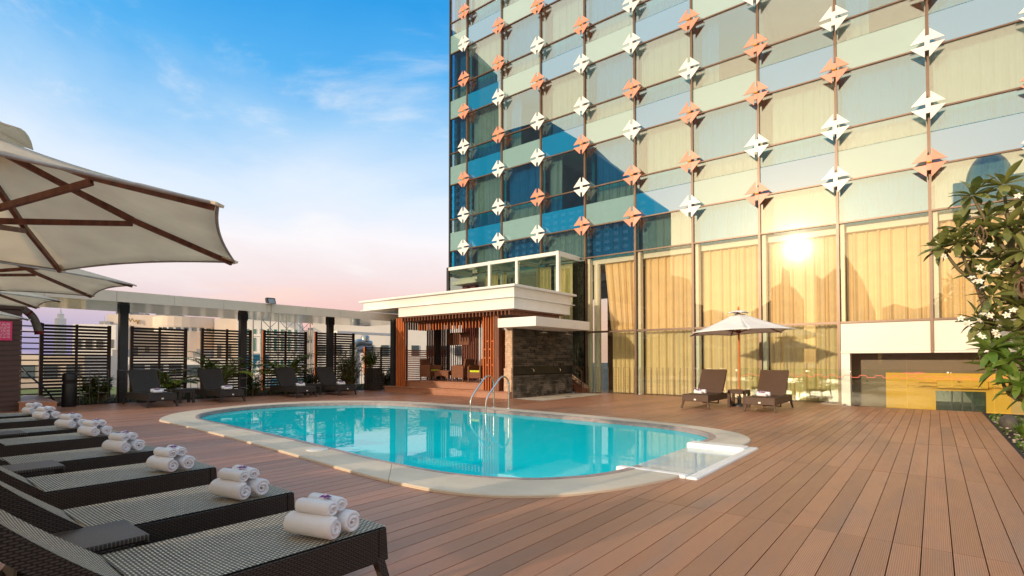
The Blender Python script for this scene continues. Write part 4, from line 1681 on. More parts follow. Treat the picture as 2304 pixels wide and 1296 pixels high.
big = make_umbrella('largest cream umbrella in the upper left corner over the nearest loungers', (-3.53, 0.30), 1.25, 1.935, 2.40, R(90), M['canvas'], M['rib'], M['rib'], sag=0.035)
big.scale = (1.17, 1.0, 1.0)      # a slightly oblong parasol
make_umbrella('second cream umbrella just below the largest one', (-6.5, 0.48), 1.36, 2.0, 2.46, R(60), M['canvas'], M['rib'], M['rib'])
make_umbrella('third cream umbrella, mostly behind the second one', (-9.3, 0.50), 1.36, 2.05, 2.5, R(60), M['canvas'], M['rib'], M['rib'])
make_umbrella('farthest cream umbrella overlapping the brown shed', (-12.2, 0.55), 1.40, 2.0, 2.5, R(90), M['canvas'], M['rib'], M['rib'])
make_umbrella('white umbrella on a leaning orange pole between the two right loungers', (-4.33, 15.75), 1.48, 2.08, 2.66, R(-6), M['canvas_white'], M['rib'], M['pole'], lean=(0.05, 0), sag=0.06, group='white umbrella by the gold curtains')

# ================================================================== LOUNGERS
def make_lounger(label, group, side, top, leg, ang, near):
    t_ = thing('sun_lounger', label, 'sun lounger', (0, 0, 0), 0, group)
    Wd, L, H, AP = 0.35, 2.0, 0.37, 0.185
    PIV = 1.14
    # local axes: foot end at y = 0, head towards -y
    fr = MB()
    z0, z1 = H - AP, H
    fr.hexa([(-Wd, -0.05, z0), (Wd, -0.05, z0), (Wd, 0.015, z0), (-Wd, 0.015, z0), (-Wd, -0.05, z1), (Wd, -0.05, z1), (Wd, 0, z1), (-Wd, 0, z1)])
    fr.build('foot_apron', side, t_, (0, 0, 0), 0.008)
    for s_ in (-1, 1):
        mb = MB()
        mb.box(s_ * Wd - 0.025 if s_ > 0 else -Wd, Wd if s_ > 0 else -Wd + 0.025, -L, -0.052, z0, z1)
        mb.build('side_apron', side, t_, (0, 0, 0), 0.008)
    mb = MB()
    mb.box(-Wd + 0.026, Wd - 0.026, -L, -L + 0.04, z0 + 0.05, z1 - 0.03)
    mb.build('head_rail', side, t_)
    mb = MB()
    mb.grid(lambda u, v: (-Wd + 0.004 + (2 * Wd - 0.008) * u, -0.004 - (PIV - 0.012) * v, H + 0.006 - 0.012 * math.sin(math.pi * u) * math.sin(math.pi * v) ** 0.5), 8, 12)
    mb.grid(lambda u, v: (-Wd + 0.03 + (2 * Wd - 0.06) * u, -0.05 - (PIV - 0.06) * v, H - 0.02 - 0.012 * math.sin(math.pi * u)), 2, 2)
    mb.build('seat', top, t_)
    # backrest: a slab hinged at PIV
    d = Vector((0, -math.cos(ang), math.sin(ang)))
    nrm = Vector((0, math.sin(ang), math.cos(ang)))
    BL = 0.80
    P = Vector((0, -PIV, H))
    bk = MB()

    def bfn(u, v):
        bend = 0.035 * math.sin(math.pi * v) - 0.02 * v
        return tuple(P + d * (BL * v) + nrm * (0.012 - 0.010 * math.sin(math.pi * u) - bend * 0.6) + Vector((-Wd + 0.006 + (2 * Wd - 0.012) * u, 0, 0)))
    bk.grid(bfn, 8, 10)
    bk.build('backrest', top, t_)
    bf = MB()
    for s_ in (-1, 1):
        prev = None
        for q in range(8):
            v = q / 7
            bend = 0.035 * math.sin(math.pi * v) - 0.02 * v
            c = P + d * (BL * v) - nrm * (0.032 + bend * 0.6) + Vector((s_ * (Wd - 0.016), 0, 0))
            if prev is not None:
                bf.beam(prev, c, 0.032, 0.085, 0, nrm)
            prev = c
    c = P + d * (BL - 0.02) - nrm * 0.022
    bf.beam(c + Vector((-Wd + 0.03, 0, 0)), c + Vector((Wd - 0.03, 0, 0)), 0.05, 0.06, 0, nrm)
    bf.build('back_frame', side, t_)
    un = MB()
    un.grid(lambda u, v: tuple(P + d * (0.03 + (BL - 0.06) * v) - nrm * 0.04 + Vector((-Wd + 0.03 + (2 * Wd - 0.06) * u, 0, 0))), 2, 2)
    un.build('back_lining', side, t_)
    pr = MB()
    m1 = P + d * 0.45 - nrm * 0.05
    for s_ in (-0.2, 0.2):
        pr.beam(m1 + Vector((s_, 0, 0)), (s_, -L + 0.2, H - 0.1), 0.018, 0.018)
    pr.beam(m1 + Vector((-0.2, 0, 0)), m1 + Vector((0.2, 0, 0)), 0.018, 0.018)
    pr.build('prop', M['steel'], t_)
    for sx in (-1, 1):
        for y, sy in ((-0.045, 1), (-L + 0.05, -1)):
            mb = MB()
            mb.hexa([(sx * (Wd + 0.012) - 0.02, y + sy * 0.055 - 0.02, 0), (sx * (Wd + 0.012) + 0.02, y + sy * 0.055 - 0.02, 0), (sx * (Wd + 0.012) + 0.02, y + sy * 0.055 + 0.02, 0), (sx * (Wd + 0.012) - 0.02, y + sy * 0.055 + 0.02, 0),
                     (sx * (Wd - 0.028) - 0.028, y - 0.026, z0 + 0.03), (sx * (Wd - 0.028) + 0.028, y - 0.026, z0 + 0.03), (sx * (Wd - 0.028) + 0.028, y + 0.026, z0 + 0.03), (sx * (Wd - 0.028) - 0.028, y + 0.026, z0 + 0.03)])
            mb.build('leg', leg, t_)
    mb = MB()
    for x in (-0.22, 0.22):
        mb.beam((x, -1.25, z0 + 0.02), (x, -1.25, 0.07), 0.03, 0.03)
    mb.beam((-0.22, -1.25, 0.08), (0.22, -1.25, 0.08), 0.03, 0.03)
    mb.build('under_frame', leg, t_)
    mb = MB()
    mb.box(-0.028, 0.028, 0.012, 0.016, z0 + 0.035, z0 + 0.075)
    mb.build('tag', M['tag'], t_)
    return t_


def make_side_table(label, group, top, side, s_=0.225, H=0.40, L=0.25):
    t_ = thing('side_table', label, 'side table', (0, 0, 0), 0, group)
    mb = MB()
    mb.box(-s_, s_, -L, L, H - 0.03, H)
    mb.build('top', top, t_, (0, 0, 0), 0.008)
    mb = MB()
    for x in (-1, 1):
        mb.box(x * s_ - 0.02 if x > 0 else -s_ + 0.002, s_ - 0.002 if x > 0 else -s_ + 0.02, -L + 0.01, L - 0.01, H - 0.11, H - 0.032)
        mb.box(-s_ + 0.022, s_ - 0.022, (L - 0.022) if x > 0 else -L + 0.002, L - 0.002 if x > 0 else -L + 0.022, H - 0.11, H - 0.032)
    mb.build('apron', side, t_)
    for x in (-1, 1):
        for y in (-1, 1):
            mb = MB()
            mb.box(x * (s_ - 0.035) - 0.033, x * (s_ - 0.035) + 0.033, y * (L - 0.035) - 0.033, y * (L - 0.035) + 0.033, 0, H - 0.031)
            mb.build('leg', side, t_)
    return t_


# towels
def roll_mesh(L, Rr, turns=2.4, seed=0):
    rr = random.Random(seed)
    N = 54
    t_in = Rr / (turns + 0.35)
    mb = MB()
    th = t_in * 0.86
    vs, fs = [], []
    rows = []
    ph = rr.uniform(0, 6.28)
    for i in range(N + 1):
        u = i / N
        a = ph + u * turns * 2 * math.pi
        ro = Rr * 0.22 + (Rr - Rr * 0.22) * u ** 0.95
        ri = max(ro - th, 0.002)
        sag = 1.0 - 0.05 * max(0, -math.sin(a))
        row = []
        for (rad, y) in ((ri, -L / 2 + 0.004), (ri + th * 0.25, -L / 2 - 0.004), (ro - th * 0.25, -L / 2 - 0.004), (ro, -L / 2 + 0.008), (ro * 1.005, 0), (ro, L / 2 - 0.008), (ro - th * 0.25, L / 2 + 0.004),
                         (ri + th * 0.25, L / 2 + 0.004), (ri, L / 2 - 0.004)):
            wob = 1 + 0.02 * math.sin(3 * a + 40 * y + ph)
            yo = 0.006 * math.sin(a * 0.7 + ph)
            row.append((rad * wob * math.cos(a), y + yo, rad * wob * sag * math.sin(a) + Rr))
        rows.append(row)
    k = len(rows[0])
    vs = [v for r_ in rows for v in r_]
    for i in range(N):
        for c in range(k):
            fs.append((i * k + c, i * k + (c + 1) % k, (i + 1) * k + (c + 1) % k, (i + 1) * k + c))
    fs.append(tuple(range(k)))
    fs.append(tuple(N * k + c for c in range(k - 1, -1, -1)))
    mb.add(vs, fs, 0, True)
    return mb.mesh('towel_roll', M['towel'])


BIG = [roll_mesh(0.30, 0.064, 2.3, s_) for s_ in (1, 2)]
SML = [roll_mesh(0.215, 0.045, 2.3, s_) for s_ in (3, 4)]
om = MB()
for k in range(5):
    a = 2 * math.pi * k / 5
    c, s_ = math.cos(a), math.sin(a)
    pts = [(0, 0, 0.004), (0.016 * c - 0.010 * s_, 0.016 * s_ + 0.010 * c, 0.010), (0.034 * c, 0.034 * s_, 0.004), (0.016 * c + 0.010 * s_, 0.016 * s_ - 0.010 * c, 0.010)]
    om.add(pts + [(x, y, z - 0.002) for x, y, z in pts], [(3, 2, 1, 0), (4, 5, 6, 7), (0, 1, 5, 4), (1, 2, 6, 5), (2, 3, 7, 6), (3, 0, 4, 7)])
om.lathe([(0.0, 0.004), (0.009, 0.010), (0.007, 0.018), (0.0, 0.022)], 8, 1)
om.add([(0.03, 0.01, 0.002), (0.065, 0.02, 0.006), (0.06, 0.035, 0.004), (0.03, 0.01, -0.001), (0.065, 0.02, 0.003), (0.06, 0.035, 0.001)], [(0, 1, 2), (5, 4, 3), (0, 3, 4, 1), (1, 4, 5, 2), (2, 5, 3, 0)])
orchid_me = om.mesh('orchid', [M['petal'], M['petal_white']])


def lay(me, name, x, y, z, rz, label, cat, group):
    return tag(obj(name, me, None, (x, y, z), rot=(0, 0, rz)), label, cat, group)


HT = 0.372
NEAR_X = [-2.75, -3.88, -5.22, -6.59, -8.22, -9.38, -11.11, -12.22]
NEAR_Y = [1.89, 1.97, 2.01, 2.05, 2.20, 2.21, 2.26, 2.30]
first = None
for i, (x, y) in enumerate(zip(NEAR_X, NEAR_Y)):
    lb = '%s wicker sun lounger in the left row' % ORD[i].capitalize()
    lb = lb[0].lower() + lb[1:]
    if first is None:
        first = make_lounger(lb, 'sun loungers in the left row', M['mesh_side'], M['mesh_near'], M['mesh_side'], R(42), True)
        first.location = (x, y, 0)
    else:
        dup(first, (x, y, 0), R(random.uniform(-1.3, 1.3)), lb)
    rz = R(random.uniform(-6, 6))
    ln = ORD[i] + ' left row lounger'
    bx, by = x + 0.19, y - 0.30
    ax = Vector((math.cos(rz), math.sin(rz)))          # across the rolls
    fw = Vector((-math.sin(rz), math.cos(rz)))
    r90 = rz - R(80)
    # rolls lie along (cos r90...) : the mesh axis is local y
    axis = Vector((-math.sin(r90), math.cos(r90)))
    perp = Vector((math.cos(r90), math.sin(r90)))
    sx, sy = axis, perp
    c = Vector((bx, by))
    g_ = 'rolled towels on the left row'
    p = c - perp * 0.068
    lay(BIG[0], 'rolled_towel', p.x, p.y, HT, r90, 'large rolled white towel, nearer of the lower pair on %s' % ln, 'towel', g_)
    p = c + perp * 0.063
    lay(BIG[1], 'rolled_towel', p.x, p.y, HT, r90 + 0.05, 'large rolled white towel, farther of the lower pair on the %s' % ln, 'towel', g_)
    p = c - perp * 0.042 - axis * 0.01
    lay(SML[0], 'rolled_towel', p.x, p.y, HT + 0.112, r90 - 0.05, 'small rolled white towel, nearer of the upper pair on the %s' % ln, 'towel', g_)
    p = c + perp * 0.050 + axis * 0.01
    lay(SML[1], 'rolled_towel', p.x, p.y, HT + 0.110, r90 + 0.06, 'small rolled white towel, farther of the upper pair on the %s' % ln, 'towel', g_)
    if i < 6:
        lay(orchid_me, 'orchid', c.x + 0.01, c.y + 0.01, HT + 0.196, random.uniform(0, 6), 'purple orchid bloom on top of the towels of the %s' % ln, 'flower', 'orchids on the towel stacks')
tb = None
for (x, y), lb in zip(((-3.315, 0.72), (-5.90, 0.9), (-8.80, 1.12), (-11.66, 1.15)), ('between the two nearest left loungers', 'between the third and fourth left loungers', 'between the fifth and sixth left loungers', 'between the two farthest left loungers')):
    lb = 'square dark wicker side table ' + lb
    if tb is None:
        tb = make_side_table(lb, 'side tables of the left row', M['mesh_table'], M['mesh_side'], 0.20, 0.42)
        tb.location = (x, y, 0)
    else:
        dup(tb, (x, y, 0), 0, lb)


def flat_towels(x, y, rz, where, grp):
    c, s_ = math.cos(rz), math.sin(rz)

    def W_(lx, ly):
        return x + lx * c - ly * s_, y + lx * s_ + ly * c
    px_, py_ = W_(0.0, -0.42)
    lay(BIG[0], 'rolled_towel', px_, py_, HT, rz + R(90), 'large rolled white towel across the %s' % where, 'towel', grp)
    px_, py_ = W_(0.02, -0.30)
    lay(SML[1], 'rolled_towel', px_, py_, HT, rz + R(82), 'small rolled white towel, front of the %s' % where, 'towel', grp)
    for q, (ox, oy) in enumerate(((0.05, -0.34), (0.0, -0.36))):
        px_, py_ = W_(ox, oy)
        o_ = lay(orchid_me, 'orchid', px_, py_, HT + 0.106 - 0.004 * q, random.uniform(0, 6), ('%s purple orchid on the towel of the %s' % (('left', 'right')[q], where)), 'flower', 'orchids on the towel rolls')
        o_.scale = (1.9, 1.9, 1.9)


# four loungers on the far side of the pool
FAR = [(-16.62, 5.42, 'far side lounger nearest the waste bin'), (-16.92, 7.42, 'far side lounger second from the waste bin'), (-17.02, 9.94, 'far side lounger third from the waste bin'), (-16.92, 11.5, 'far side lounger nearest the pavilion')]
fo = None
for x, y, nm in FAR:
    lb = 'charcoal wicker ' + nm
    if fo is None:
        fo = make_lounger(lb, 'sun loungers on the far side of the pool', M['wicker_char'], M['wicker_char'], M['wicker_char'], R(52), False)
        fo.location = (x, y, 0)
        fo.rotation_euler = (0, 0, R(-90))
    else:
        dup(fo, (x, y, 0), R(-90 + random.uniform(-2, 2)), lb)
    flat_towels(x, y, R(-90), nm, 'rolled towels on the far loungers')
ft = make_side_table('charcoal wicker side table between the two far loungers nearest the bin', 'far side tables', M['wicker_char'], M['wicker_char'], 0.22, 0.42, 0.22)
ft.location = (-17.9, 6.42, 0)
dup(ft, (-18.0, 10.75, 0), 0, 'charcoal wicker side table between the two far loungers nearest the pavilion')
# two loungers by the curtains
RT = [(-5.03, 14.18, 'right lounger nearer the pavilion'), (-3.40, 14.1, 'right lounger nearer the frangipani tree')]
ro = None
for x, y, nm in RT:
    lb = 'brown wicker ' + nm
    if ro is None:
        ro = make_lounger(lb, 'sun loungers by the gold curtains', M['wicker_brown'], M['wicker_brown'], M['wicker_brown'], R(54), False)
        ro.location = (x, y, 0)
        ro.rotation_euler = (0, 0, R(180))
    else:
        dup(ro, (x, y, 0), R(180), lb)
    flat_towels(x, y, R(180), nm, 'rolled towels on the right loungers')
rt = make_side_table('brown wicker side table under the white umbrella', 'side table by the curtains', M['wicker_brown'], M['wicker_brown'], 0.24, 0.48, 0.24)
rt.location = (-4.25, 15.42, 0)


# ================================================================== PLANTS
def leaf(mb, base, direction, length, width, m=0, droop=0.2, up=Vector((0, 0, 1)), segs=3, pw=0.8):
    d = Vector(direction).normalized()
    side = d.cross(up)
    if side.length < 0.05:
        side = d.cross(Vector((1, 0, 0)))
    side.normalize()
    nr = side.cross(d).normalized()
    vs = []
    for i in range(segs + 1):
        t = i / segs
        c = Vector(base) + d * (length * t) - Vector((0, 0, 1)) * (droop * length * t * t)
        wv = width * (math.sin(math.pi * min(0.97, 0.08 + 0.9 * t ** pw)) ** 0.8) * 0.5
        vs += [c - side * wv + nr * wv * 0.3, c, c + side * wv + nr * wv * 0.3]
    fs = []
    for i in range(segs):
        k = i * 3
        fs += [(k, k + 1, k + 4, k + 3), (k + 1, k + 2, k + 5, k + 4)]
    mb.add(vs, fs, m, True)


# frangipani
FT = Vector((1.45, 12.6, -0.07))
fg = thing('frangipani_tree', 'frangipani tree with thick leaf rosettes and white flowers at the right edge', 'tree', FT)
rr = random.Random(11)
cent = [(0.14, 11.9, 3.25), (0.36, 12.2, 3.62), (0.55, 12.0, 4.12), (0.95, 12.1, 4.25), (0.75, 12.4, 3.8), (1.2, 12.3, 4.0), (0.35, 11.8, 3.3), (0.62, 12.0, 3.45), (0.95, 11.9, 3.5),
        (1.3, 12.1, 3.45), (0.85, 12.3, 3.05), (0.55, 12.5, 3.1), (1.15, 11.8, 3.05), (0.7, 12.0, 2.75), (1.0, 12.1, 2.6), (1.35, 12.4, 2.7), (0.75, 11.8, 2.35), (1.1, 12.0, 2.2),
        (0.9, 12.3, 1.95), (0.62, 11.9, 1.95), (1.25, 12.5, 1.85), (0.72, 11.7, 1.62), (1.0, 11.8, 1.75), (1.45, 12.0, 3.9), (1.6, 12.6, 3.3), (1.7, 12.3, 2.6), (1.5, 12.8, 4.2), (1.9, 13.0, 3.6),
        (2.0, 12.7, 2.9), (1.6, 12.2, 2.05), (1.9, 13.2, 2.2), (2.2, 13.4, 3.2), (1.2, 13.1, 3.6), (1.3, 13.3, 2.7)]
fresh = [(0.72, 11.5, 1.45), (0.95, 11.4, 1.30), (1.15, 11.5, 1.15), (1.02, 11.3, 0.95), (1.25, 11.6, 1.6), (0.80, 11.45, 1.15), (1.1, 11.3, 0.75)]
mb = MB()
fork = Vector((1.15, 12.25, 0.75))
mb.tube([tuple(v - FT) for v in spline([FT, FT + Vector((-0.05, -0.1, 0.4)), fork], 4, False)], [0.13, 0.12, 0.115, 0.11, 0.11, 0.105, 0.10, 0.10, 0.095], 12)
mb.build('trunk', M['bark'], fg)
mains = [Vector((0.75, 12.1, 1.6)), Vector((1.2, 12.3, 1.8)), Vector((1.6, 12.7, 1.9)), Vector((0.95, 11.7, 0.75)), Vector((0.6, 12.1, 2.6)), Vector((1.1, 12.2, 2.9)), Vector((1.7, 12.8, 2.9))]
src = [fork, fork, fork, fork, mains[0], mains[1], mains[2]]
for s_, e in zip(src, mains):
    mb = MB()
    mb.tube([tuple(v - FT) for v in spline([s_, (s_ + e) / 2 + Vector((0.03, -0.05, 0.06)), e], 3, False)], [0.07, 0.068, 0.064, 0.06, 0.055, 0.052, 0.05], 9)
    mb.build('limb', M['bark'], fg)
twg = MB()
lm = []
for v in range(3):
    l_ = MB()
    leaf(l_, (0, 0, 0), (1, 0, 0.0), 1.0, 0.33 + 0.03 * v, 0, 0.10 + 0.12 * v, segs=5, pw=1.5)
    lm.append((l_.mesh('leaf', M['leaf_frangi']), l_))
lmf = []
for v in range(2):
    l_ = MB()
    leaf(l_, (0, 0, 0), (1, 0, 0.0), 1.0, 0.31 + 0.04 * v, 0, 0.15 + 0.1 * v, segs=5, pw=1.25)
    lmf.append(l_.mesh('leaf', M['leaf_fresh']))
leaves = []
for ci, c in enumerate(cent + fresh):
    c = Vector(c)
    isf = ci >= len(cent)
    bse = min(mains, key=lambda m_: (m_ - c).length)
    twg.tube([tuple(v - FT) for v in spline([bse, bse.lerp(c, 0.55) + Vector((0, 0, -0.08)), c], 3, False)], [0.034, 0.032, 0.03, 0.027, 0.024, 0.022, 0.02], 6)
    n_ = rr.randint(13, 17)
    axis = (c - bse).normalized() * 0.6 + Vector((0, -0.15, 0.55))
    axis.normalize()
    q = axis.to_track_quat('Z', 'Y')
    for k in range(n_):
        a = k * 2.4 + rr.uniform(-0.2, 0.2)
        el = R(58) - R(95) * (k / n_) + rr.uniform(-0.12, 0.12)
        dl = q @ Vector((math.cos(a) * math.cos(el), math.sin(a) * math.cos(el), math.sin(el)))
        leaves.append((c + dl * 0.03, dl, rr.uniform(0.28, 0.42), rr.randint(0, 2), isf))
twg.build('twigs', M['twig'], fg)['kind'] = 'stuff'
leaves.sort(key=lambda l: -l[0].y * 0.35 - l[0].x + (0 if not l[4] else 3), reverse=True)
rest = MB()
for i, (p, d, L, v, isf) in enumerate(leaves):
    q = d.to_track_quat('X', 'Z') @ Matrix.Rotation(rr.uniform(-0.5, 0.5), 3, 'X').to_quaternion()
    if i < 300:
        o_ = bpy.data.objects.new('leaf', lmf[v % 2] if isf else lm[v][0])
        COL.objects.link(o_)
        o_.parent = fg
        o_.location = p - FT
        o_.rotation_mode = 'QUATERNION'
        o_.rotation_quaternion = q
        o_.scale = (L, L, L)
    else:
        src_mb = lm[v][1]
        rest.add([q @ (Vector(vv) * L) + p - FT for vv in src_mb.v], src_mb.f, 0, True)
rest.build('foliage', M['leaf_frangi'], fg)['kind'] = 'stuff'
# blossoms in clusters
fm = MB()
for k in range(5):
    a = 2 * math.pi * k / 5
    d = Vector((math.cos(a), math.sin(a), 0.35))
    leaf(fm, d * 0.006, d, 0.055, 0.036, 0, 0.25, segs=2)
fm.lathe([(0.010, 0.004), (0.012, 0.010), (0.0, 0.014)], 8, 1)
fme = fm.mesh('blossom', [M['flower'], M['flower_eye']])
for c in [(0.42, 11.45, 2.62), (0.62, 11.4, 2.55), (0.50, 11.5, 2.75), (0.72, 11.6, 2.70), (0.62, 11.6, 2.0), (0.42, 11.5, 1.97), (0.95, 11.5, 2.02), (0.85, 11.5, 1.72), (0.75, 11.6, 3.15), (0.22, 11.6, 3.12),
          (1.18, 11.6, 3.95), (0.55, 11.6, 3.05), (0.62, 11.4, 1.62), (1.3, 11.7, 3.4)]:
    for k in range(rr.randint(1, 4)):
        o_ = obj('blossom', fme, fg, Vector(c) - FT + Vector((rr.uniform(-.1, .1), rr.uniform(-.08, .08), rr.uniform(-.08, .08))), rot=(R(55) + rr.uniform(-.6, .6), rr.uniform(-.6, .6), rr.uniform(-0.6, 0.6)))
        o_.scale = (1.05, 1.05, 1.05)
for c in ((1.1, 11.55, 2.45), (0.62, 11.6, 3.35)):
    mb = MB()
    for k in range(6):
        a = k * 1.05
        mb.tube([tuple(Vector(c) - FT + Vector((math.cos(a) * 0.09 * math.sin(math.pi * t), math.sin(a) * 0.09 * math.sin(math.pi * t), 0.17 - 0.34 * t))) for t in (0, .2, .4, .6, .8, 1)], 0.006, 5)
    mb.build('dry_stalks', M['bark'], fg)


def plant(name, label, cat, loc, kind, h, spread, nst, mat, rs, group=None):
    t_ = thing(name, label, cat, loc, 0, group)
    r_ = random.Random(rs)
    if kind == 'palm':
        mb = MB()
        for k in range(4):
            a = k * 1.6
            mb.tube([(0.05 * math.cos(a), 0.05 * math.sin(a), 0), (0.12 * math.cos(a), 0.12 * math.sin(a), h * 0.4)], [0.03, 0.02], 7)
        mb.build('stems', M['twig'], t_)
        for k in range(nst):
            a = 2 * math.pi * k / nst + r_.uniform(-0.3, 0.3)
            L = h * r_.uniform(0.75, 1.1)
            el = r_.uniform(0.75, 1.4)
            mb = MB()
            pts = []
            for s_ in range(11):
                t = s_ / 10
                bend = el - 1.45 * t ** 1.6
                if s_ == 0:
                    p = Vector((0.1 * math.cos(a), 0.1 * math.sin(a), h * 0.25))
                else:
                    p = p + Vector((math.cos(a) * math.cos(bend), math.sin(a) * math.cos(bend), math.sin(bend))) * (L / 10) * spread
                pts.append(p.copy())
            mb.tube([tuple(p) for p in pts], [0.012 - 0.0008 * q for q in range(11)], 5)
            for s_ in range(2, 11):
                dr = (pts[s_] - pts[s_ - 1]).normalized()
                sd_ = dr.cross(Vector((0, 0, 1))).normalized()
                for q in (0.0, 0.5):
                    pp = pts[s_ - 1].lerp(pts[s_], q)
                    for sg_ in (-1, 1):
                        ll = 0.34 * math.sin(math.pi * (0.15 + 0.8 * s_ / 10)) * spread
                        leaf(mb, pp, sd_ * sg_ * 0.8 + dr * 0.7 + Vector((0, 0, 0.15)), ll, 0.085, 0, 0.35, segs=2)
            mb.build('frond', mat, t_)
    elif kind == 'shrub':
        mb = MB()
        lf = MB()
        for k in range(nst):
            a = r_.uniform(0, 6.28)
            rad = spread * math.sqrt(r_.random())
            hh = h * r_.uniform(0.55, 1.0)
            e = Vector((rad * math.cos(a), rad * math.sin(a), hh))
            mb.tube([(e.x * 0.3, e.y * 0.3, 0), tuple(e * 0.6 + Vector((0, 0, hh * 0.05))), tuple(e)], [0.012, 0.009, 0.005], 5)
            for q in range(16):
                t = r_.uniform(0.3, 1.0)
                b_ = Vector((e.x * (0.3 + 0.7 * t), e.y * (0.3 + 0.7 * t), hh * t))
                aa = r_.uniform(0, 6.28)
                leaf(lf, b_, (math.cos(aa), math.sin(aa), r_.uniform(-0.2, 0.8)), r_.uniform(0.12, 0.24), r_.uniform(0.05, 0.085), 0, 0.3, segs=2)
        mb.build('stems', M['twig'], t_)
        lf.build('foliage', mat, t_)
    else:  # tufts of strap leaves
        lf = MB()
        for k in range(nst):
            a = r_.uniform(0, 6.28)
            el = r_.uniform(0.5, 1.3)
            leaf(lf, (0.04 * math.cos(a), 0.04 * math.sin(a), 0), (math.cos(a) * math.cos(el), math.sin(a) * math.cos(el), math.sin(el)), h * r_.uniform(0.7, 1.1), 0.03 * spread, 0, 0.4, segs=4)
        lf.build('foliage', mat, t_)
    return t_


plant('palm_plant', 'feathery palm between the second and third far loungers', 'palm', (-19.75, 8.2, 0), 'palm', 1.6, 1.1, 17, M['leaf_palm'], 2, 'palms in the far planting bed')
plant('palm_plant', 'brighter feathery palm behind the two loungers by the pavilion', 'palm', (-19.8, 10.7, 0), 'palm', 1.7, 1.1, 17, M['leaf_palm'], 5, 'palms in the far planting bed')
plant('palm_plant', 'small palm between the first two far loungers', 'palm', (-19.8, 6.7, 0), 'palm', 1.15, 1.0, 12, M['leaf_palm'], 8, 'palms in the far planting bed')
plant('leafy_shrub', 'dense leafy shrub left of the slate planter', 'shrub', (-19.5, 13.3, 0), 'shrub', 1.75, 0.6, 64, M['leaf_shrub'], 9)
plant('leafy_shrub', 'bright topped shrub above the slate planter', 'shrub', (-19.2, 14.15, 0.95), 'shrub', 0.75, 0.4, 30, M['leaf_palm'], 19)
plant('leafy_shrub', 'low hedge bush under the short slatted screen', 'shrub', (-20.2, 16.0, 0), 'shrub', 0.95, 0.7, 60, M['leaf_shrub'], 10)
plant('leafy_shrub', 'dark low bush between the bin and the first canopy post', 'shrub', (-20.1, 4.75, 0), 'shrub', 0.85, 0.5, 34, M['leaf_shrub'], 12)
plant('leafy_shrub', 'small dark bush behind the far lounger third from the bin', 'shrub', (-20.1, 9.6, 0), 'shrub', 0.9, 0.4, 28, M['leaf_shrub'], 13)
plant('leafy_shrub', 'small bush behind the lounger nearest the pavilion', 'shrub', (-20.2, 12.0, 0), 'shrub', 0.95, 0.45, 30, M['leaf_shrub'], 14)
gr_ = MB()
rr = random.Random(21)
for k in range(900):
    x, y = rr.uniform(-21.0, -19.5), rr.uniform(4.2, 16.5)
    a = rr.uniform(0, 6.28)
    el = rr.uniform(0.5, 1.4)
    leaf(gr_, (x, y, 0), (math.cos(a) * math.cos(el), math.sin(a) * math.cos(el), math.sin(el)), rr.uniform(0.2, 0.55), 0.04, 0, 0.4, segs=2)
tag(gr_.build('ground_cover', M['leaf_shrub']), 'strappy green ground cover in the far planting bed', 'ground cover', kind='stuff')
# right-hand garden bed
gr_ = MB()
for k in range(1500):
    x, y = 0.98 + abs(rr.gauss(0, 0.7)), rr.uniform(6.0, 17.4)
    if y < 15.6 and rr.random() < 0.55:
        continue
    a = rr.uniform(0, 6.28)
    el = rr.uniform(0.3, 1.2)
    leaf(gr_, (x, y, -0.07), (math.cos(a) * math.cos(el), math.sin(a) * math.cos(el), math.sin(el)), rr.uniform(0.08, 0.2), 0.05, 0, 0.4, segs=2)
tag(gr_.build('ground_cover', M['leaf_fresh']), 'low green ground cover in the garden bed beside the deck', 'ground cover', kind='stuff')
for i, (x, y, lb) in enumerate(((1.28, 13.4, 'strap leaved tuft beside the grey rock'), (1.35, 11.3, 'yellow edged strap leaved tuft nearest the deck corner'), (1.5, 14.8, 'strap leaved tuft at the back of the garden bed'), (1.25, 9.6, 'yellow strap leaved tuft at the right picture edge'))):
    plant('strap_leaf_tuft', lb, 'plant', (x, y, -0.07), 'tuft', 0.42, 1.6, 26, M['leaf_yellow'] if i in (1, 3) else M['leaf_fresh'], 30 + i)
mb = MB()
for k in range(260):
    x, y, s_ = 1.0 + abs(rr.gauss(0, 0.45)), rr.uniform(7, 17), rr.uniform(0.012, 0.035)
    mb.lathe([(0, 0), (s_, s_ * 0.3), (s_ * 0.7, s_ * 0.8), (0, s_)], 6, 0, (x, y, -0.07))
tag(mb.build('pebbles', M['pebble']), 'scattered pale pebbles on the garden soil', 'pebbles', kind='stuff')
rk = thing('garden_rock', 'rounded grey rock at the edge of the garden bed', 'rock', (1.15, 14.6, -0.07))
mb = MB()
mb.lathe([(0.12, 0), (0.15, 0.08), (0.13, 0.2), (0.06, 0.26), (0.0, 0.27)], 9)
o_ = mb.build('stone', M['rock'], rk)
o_.scale = (1.0, 1.3, 1)

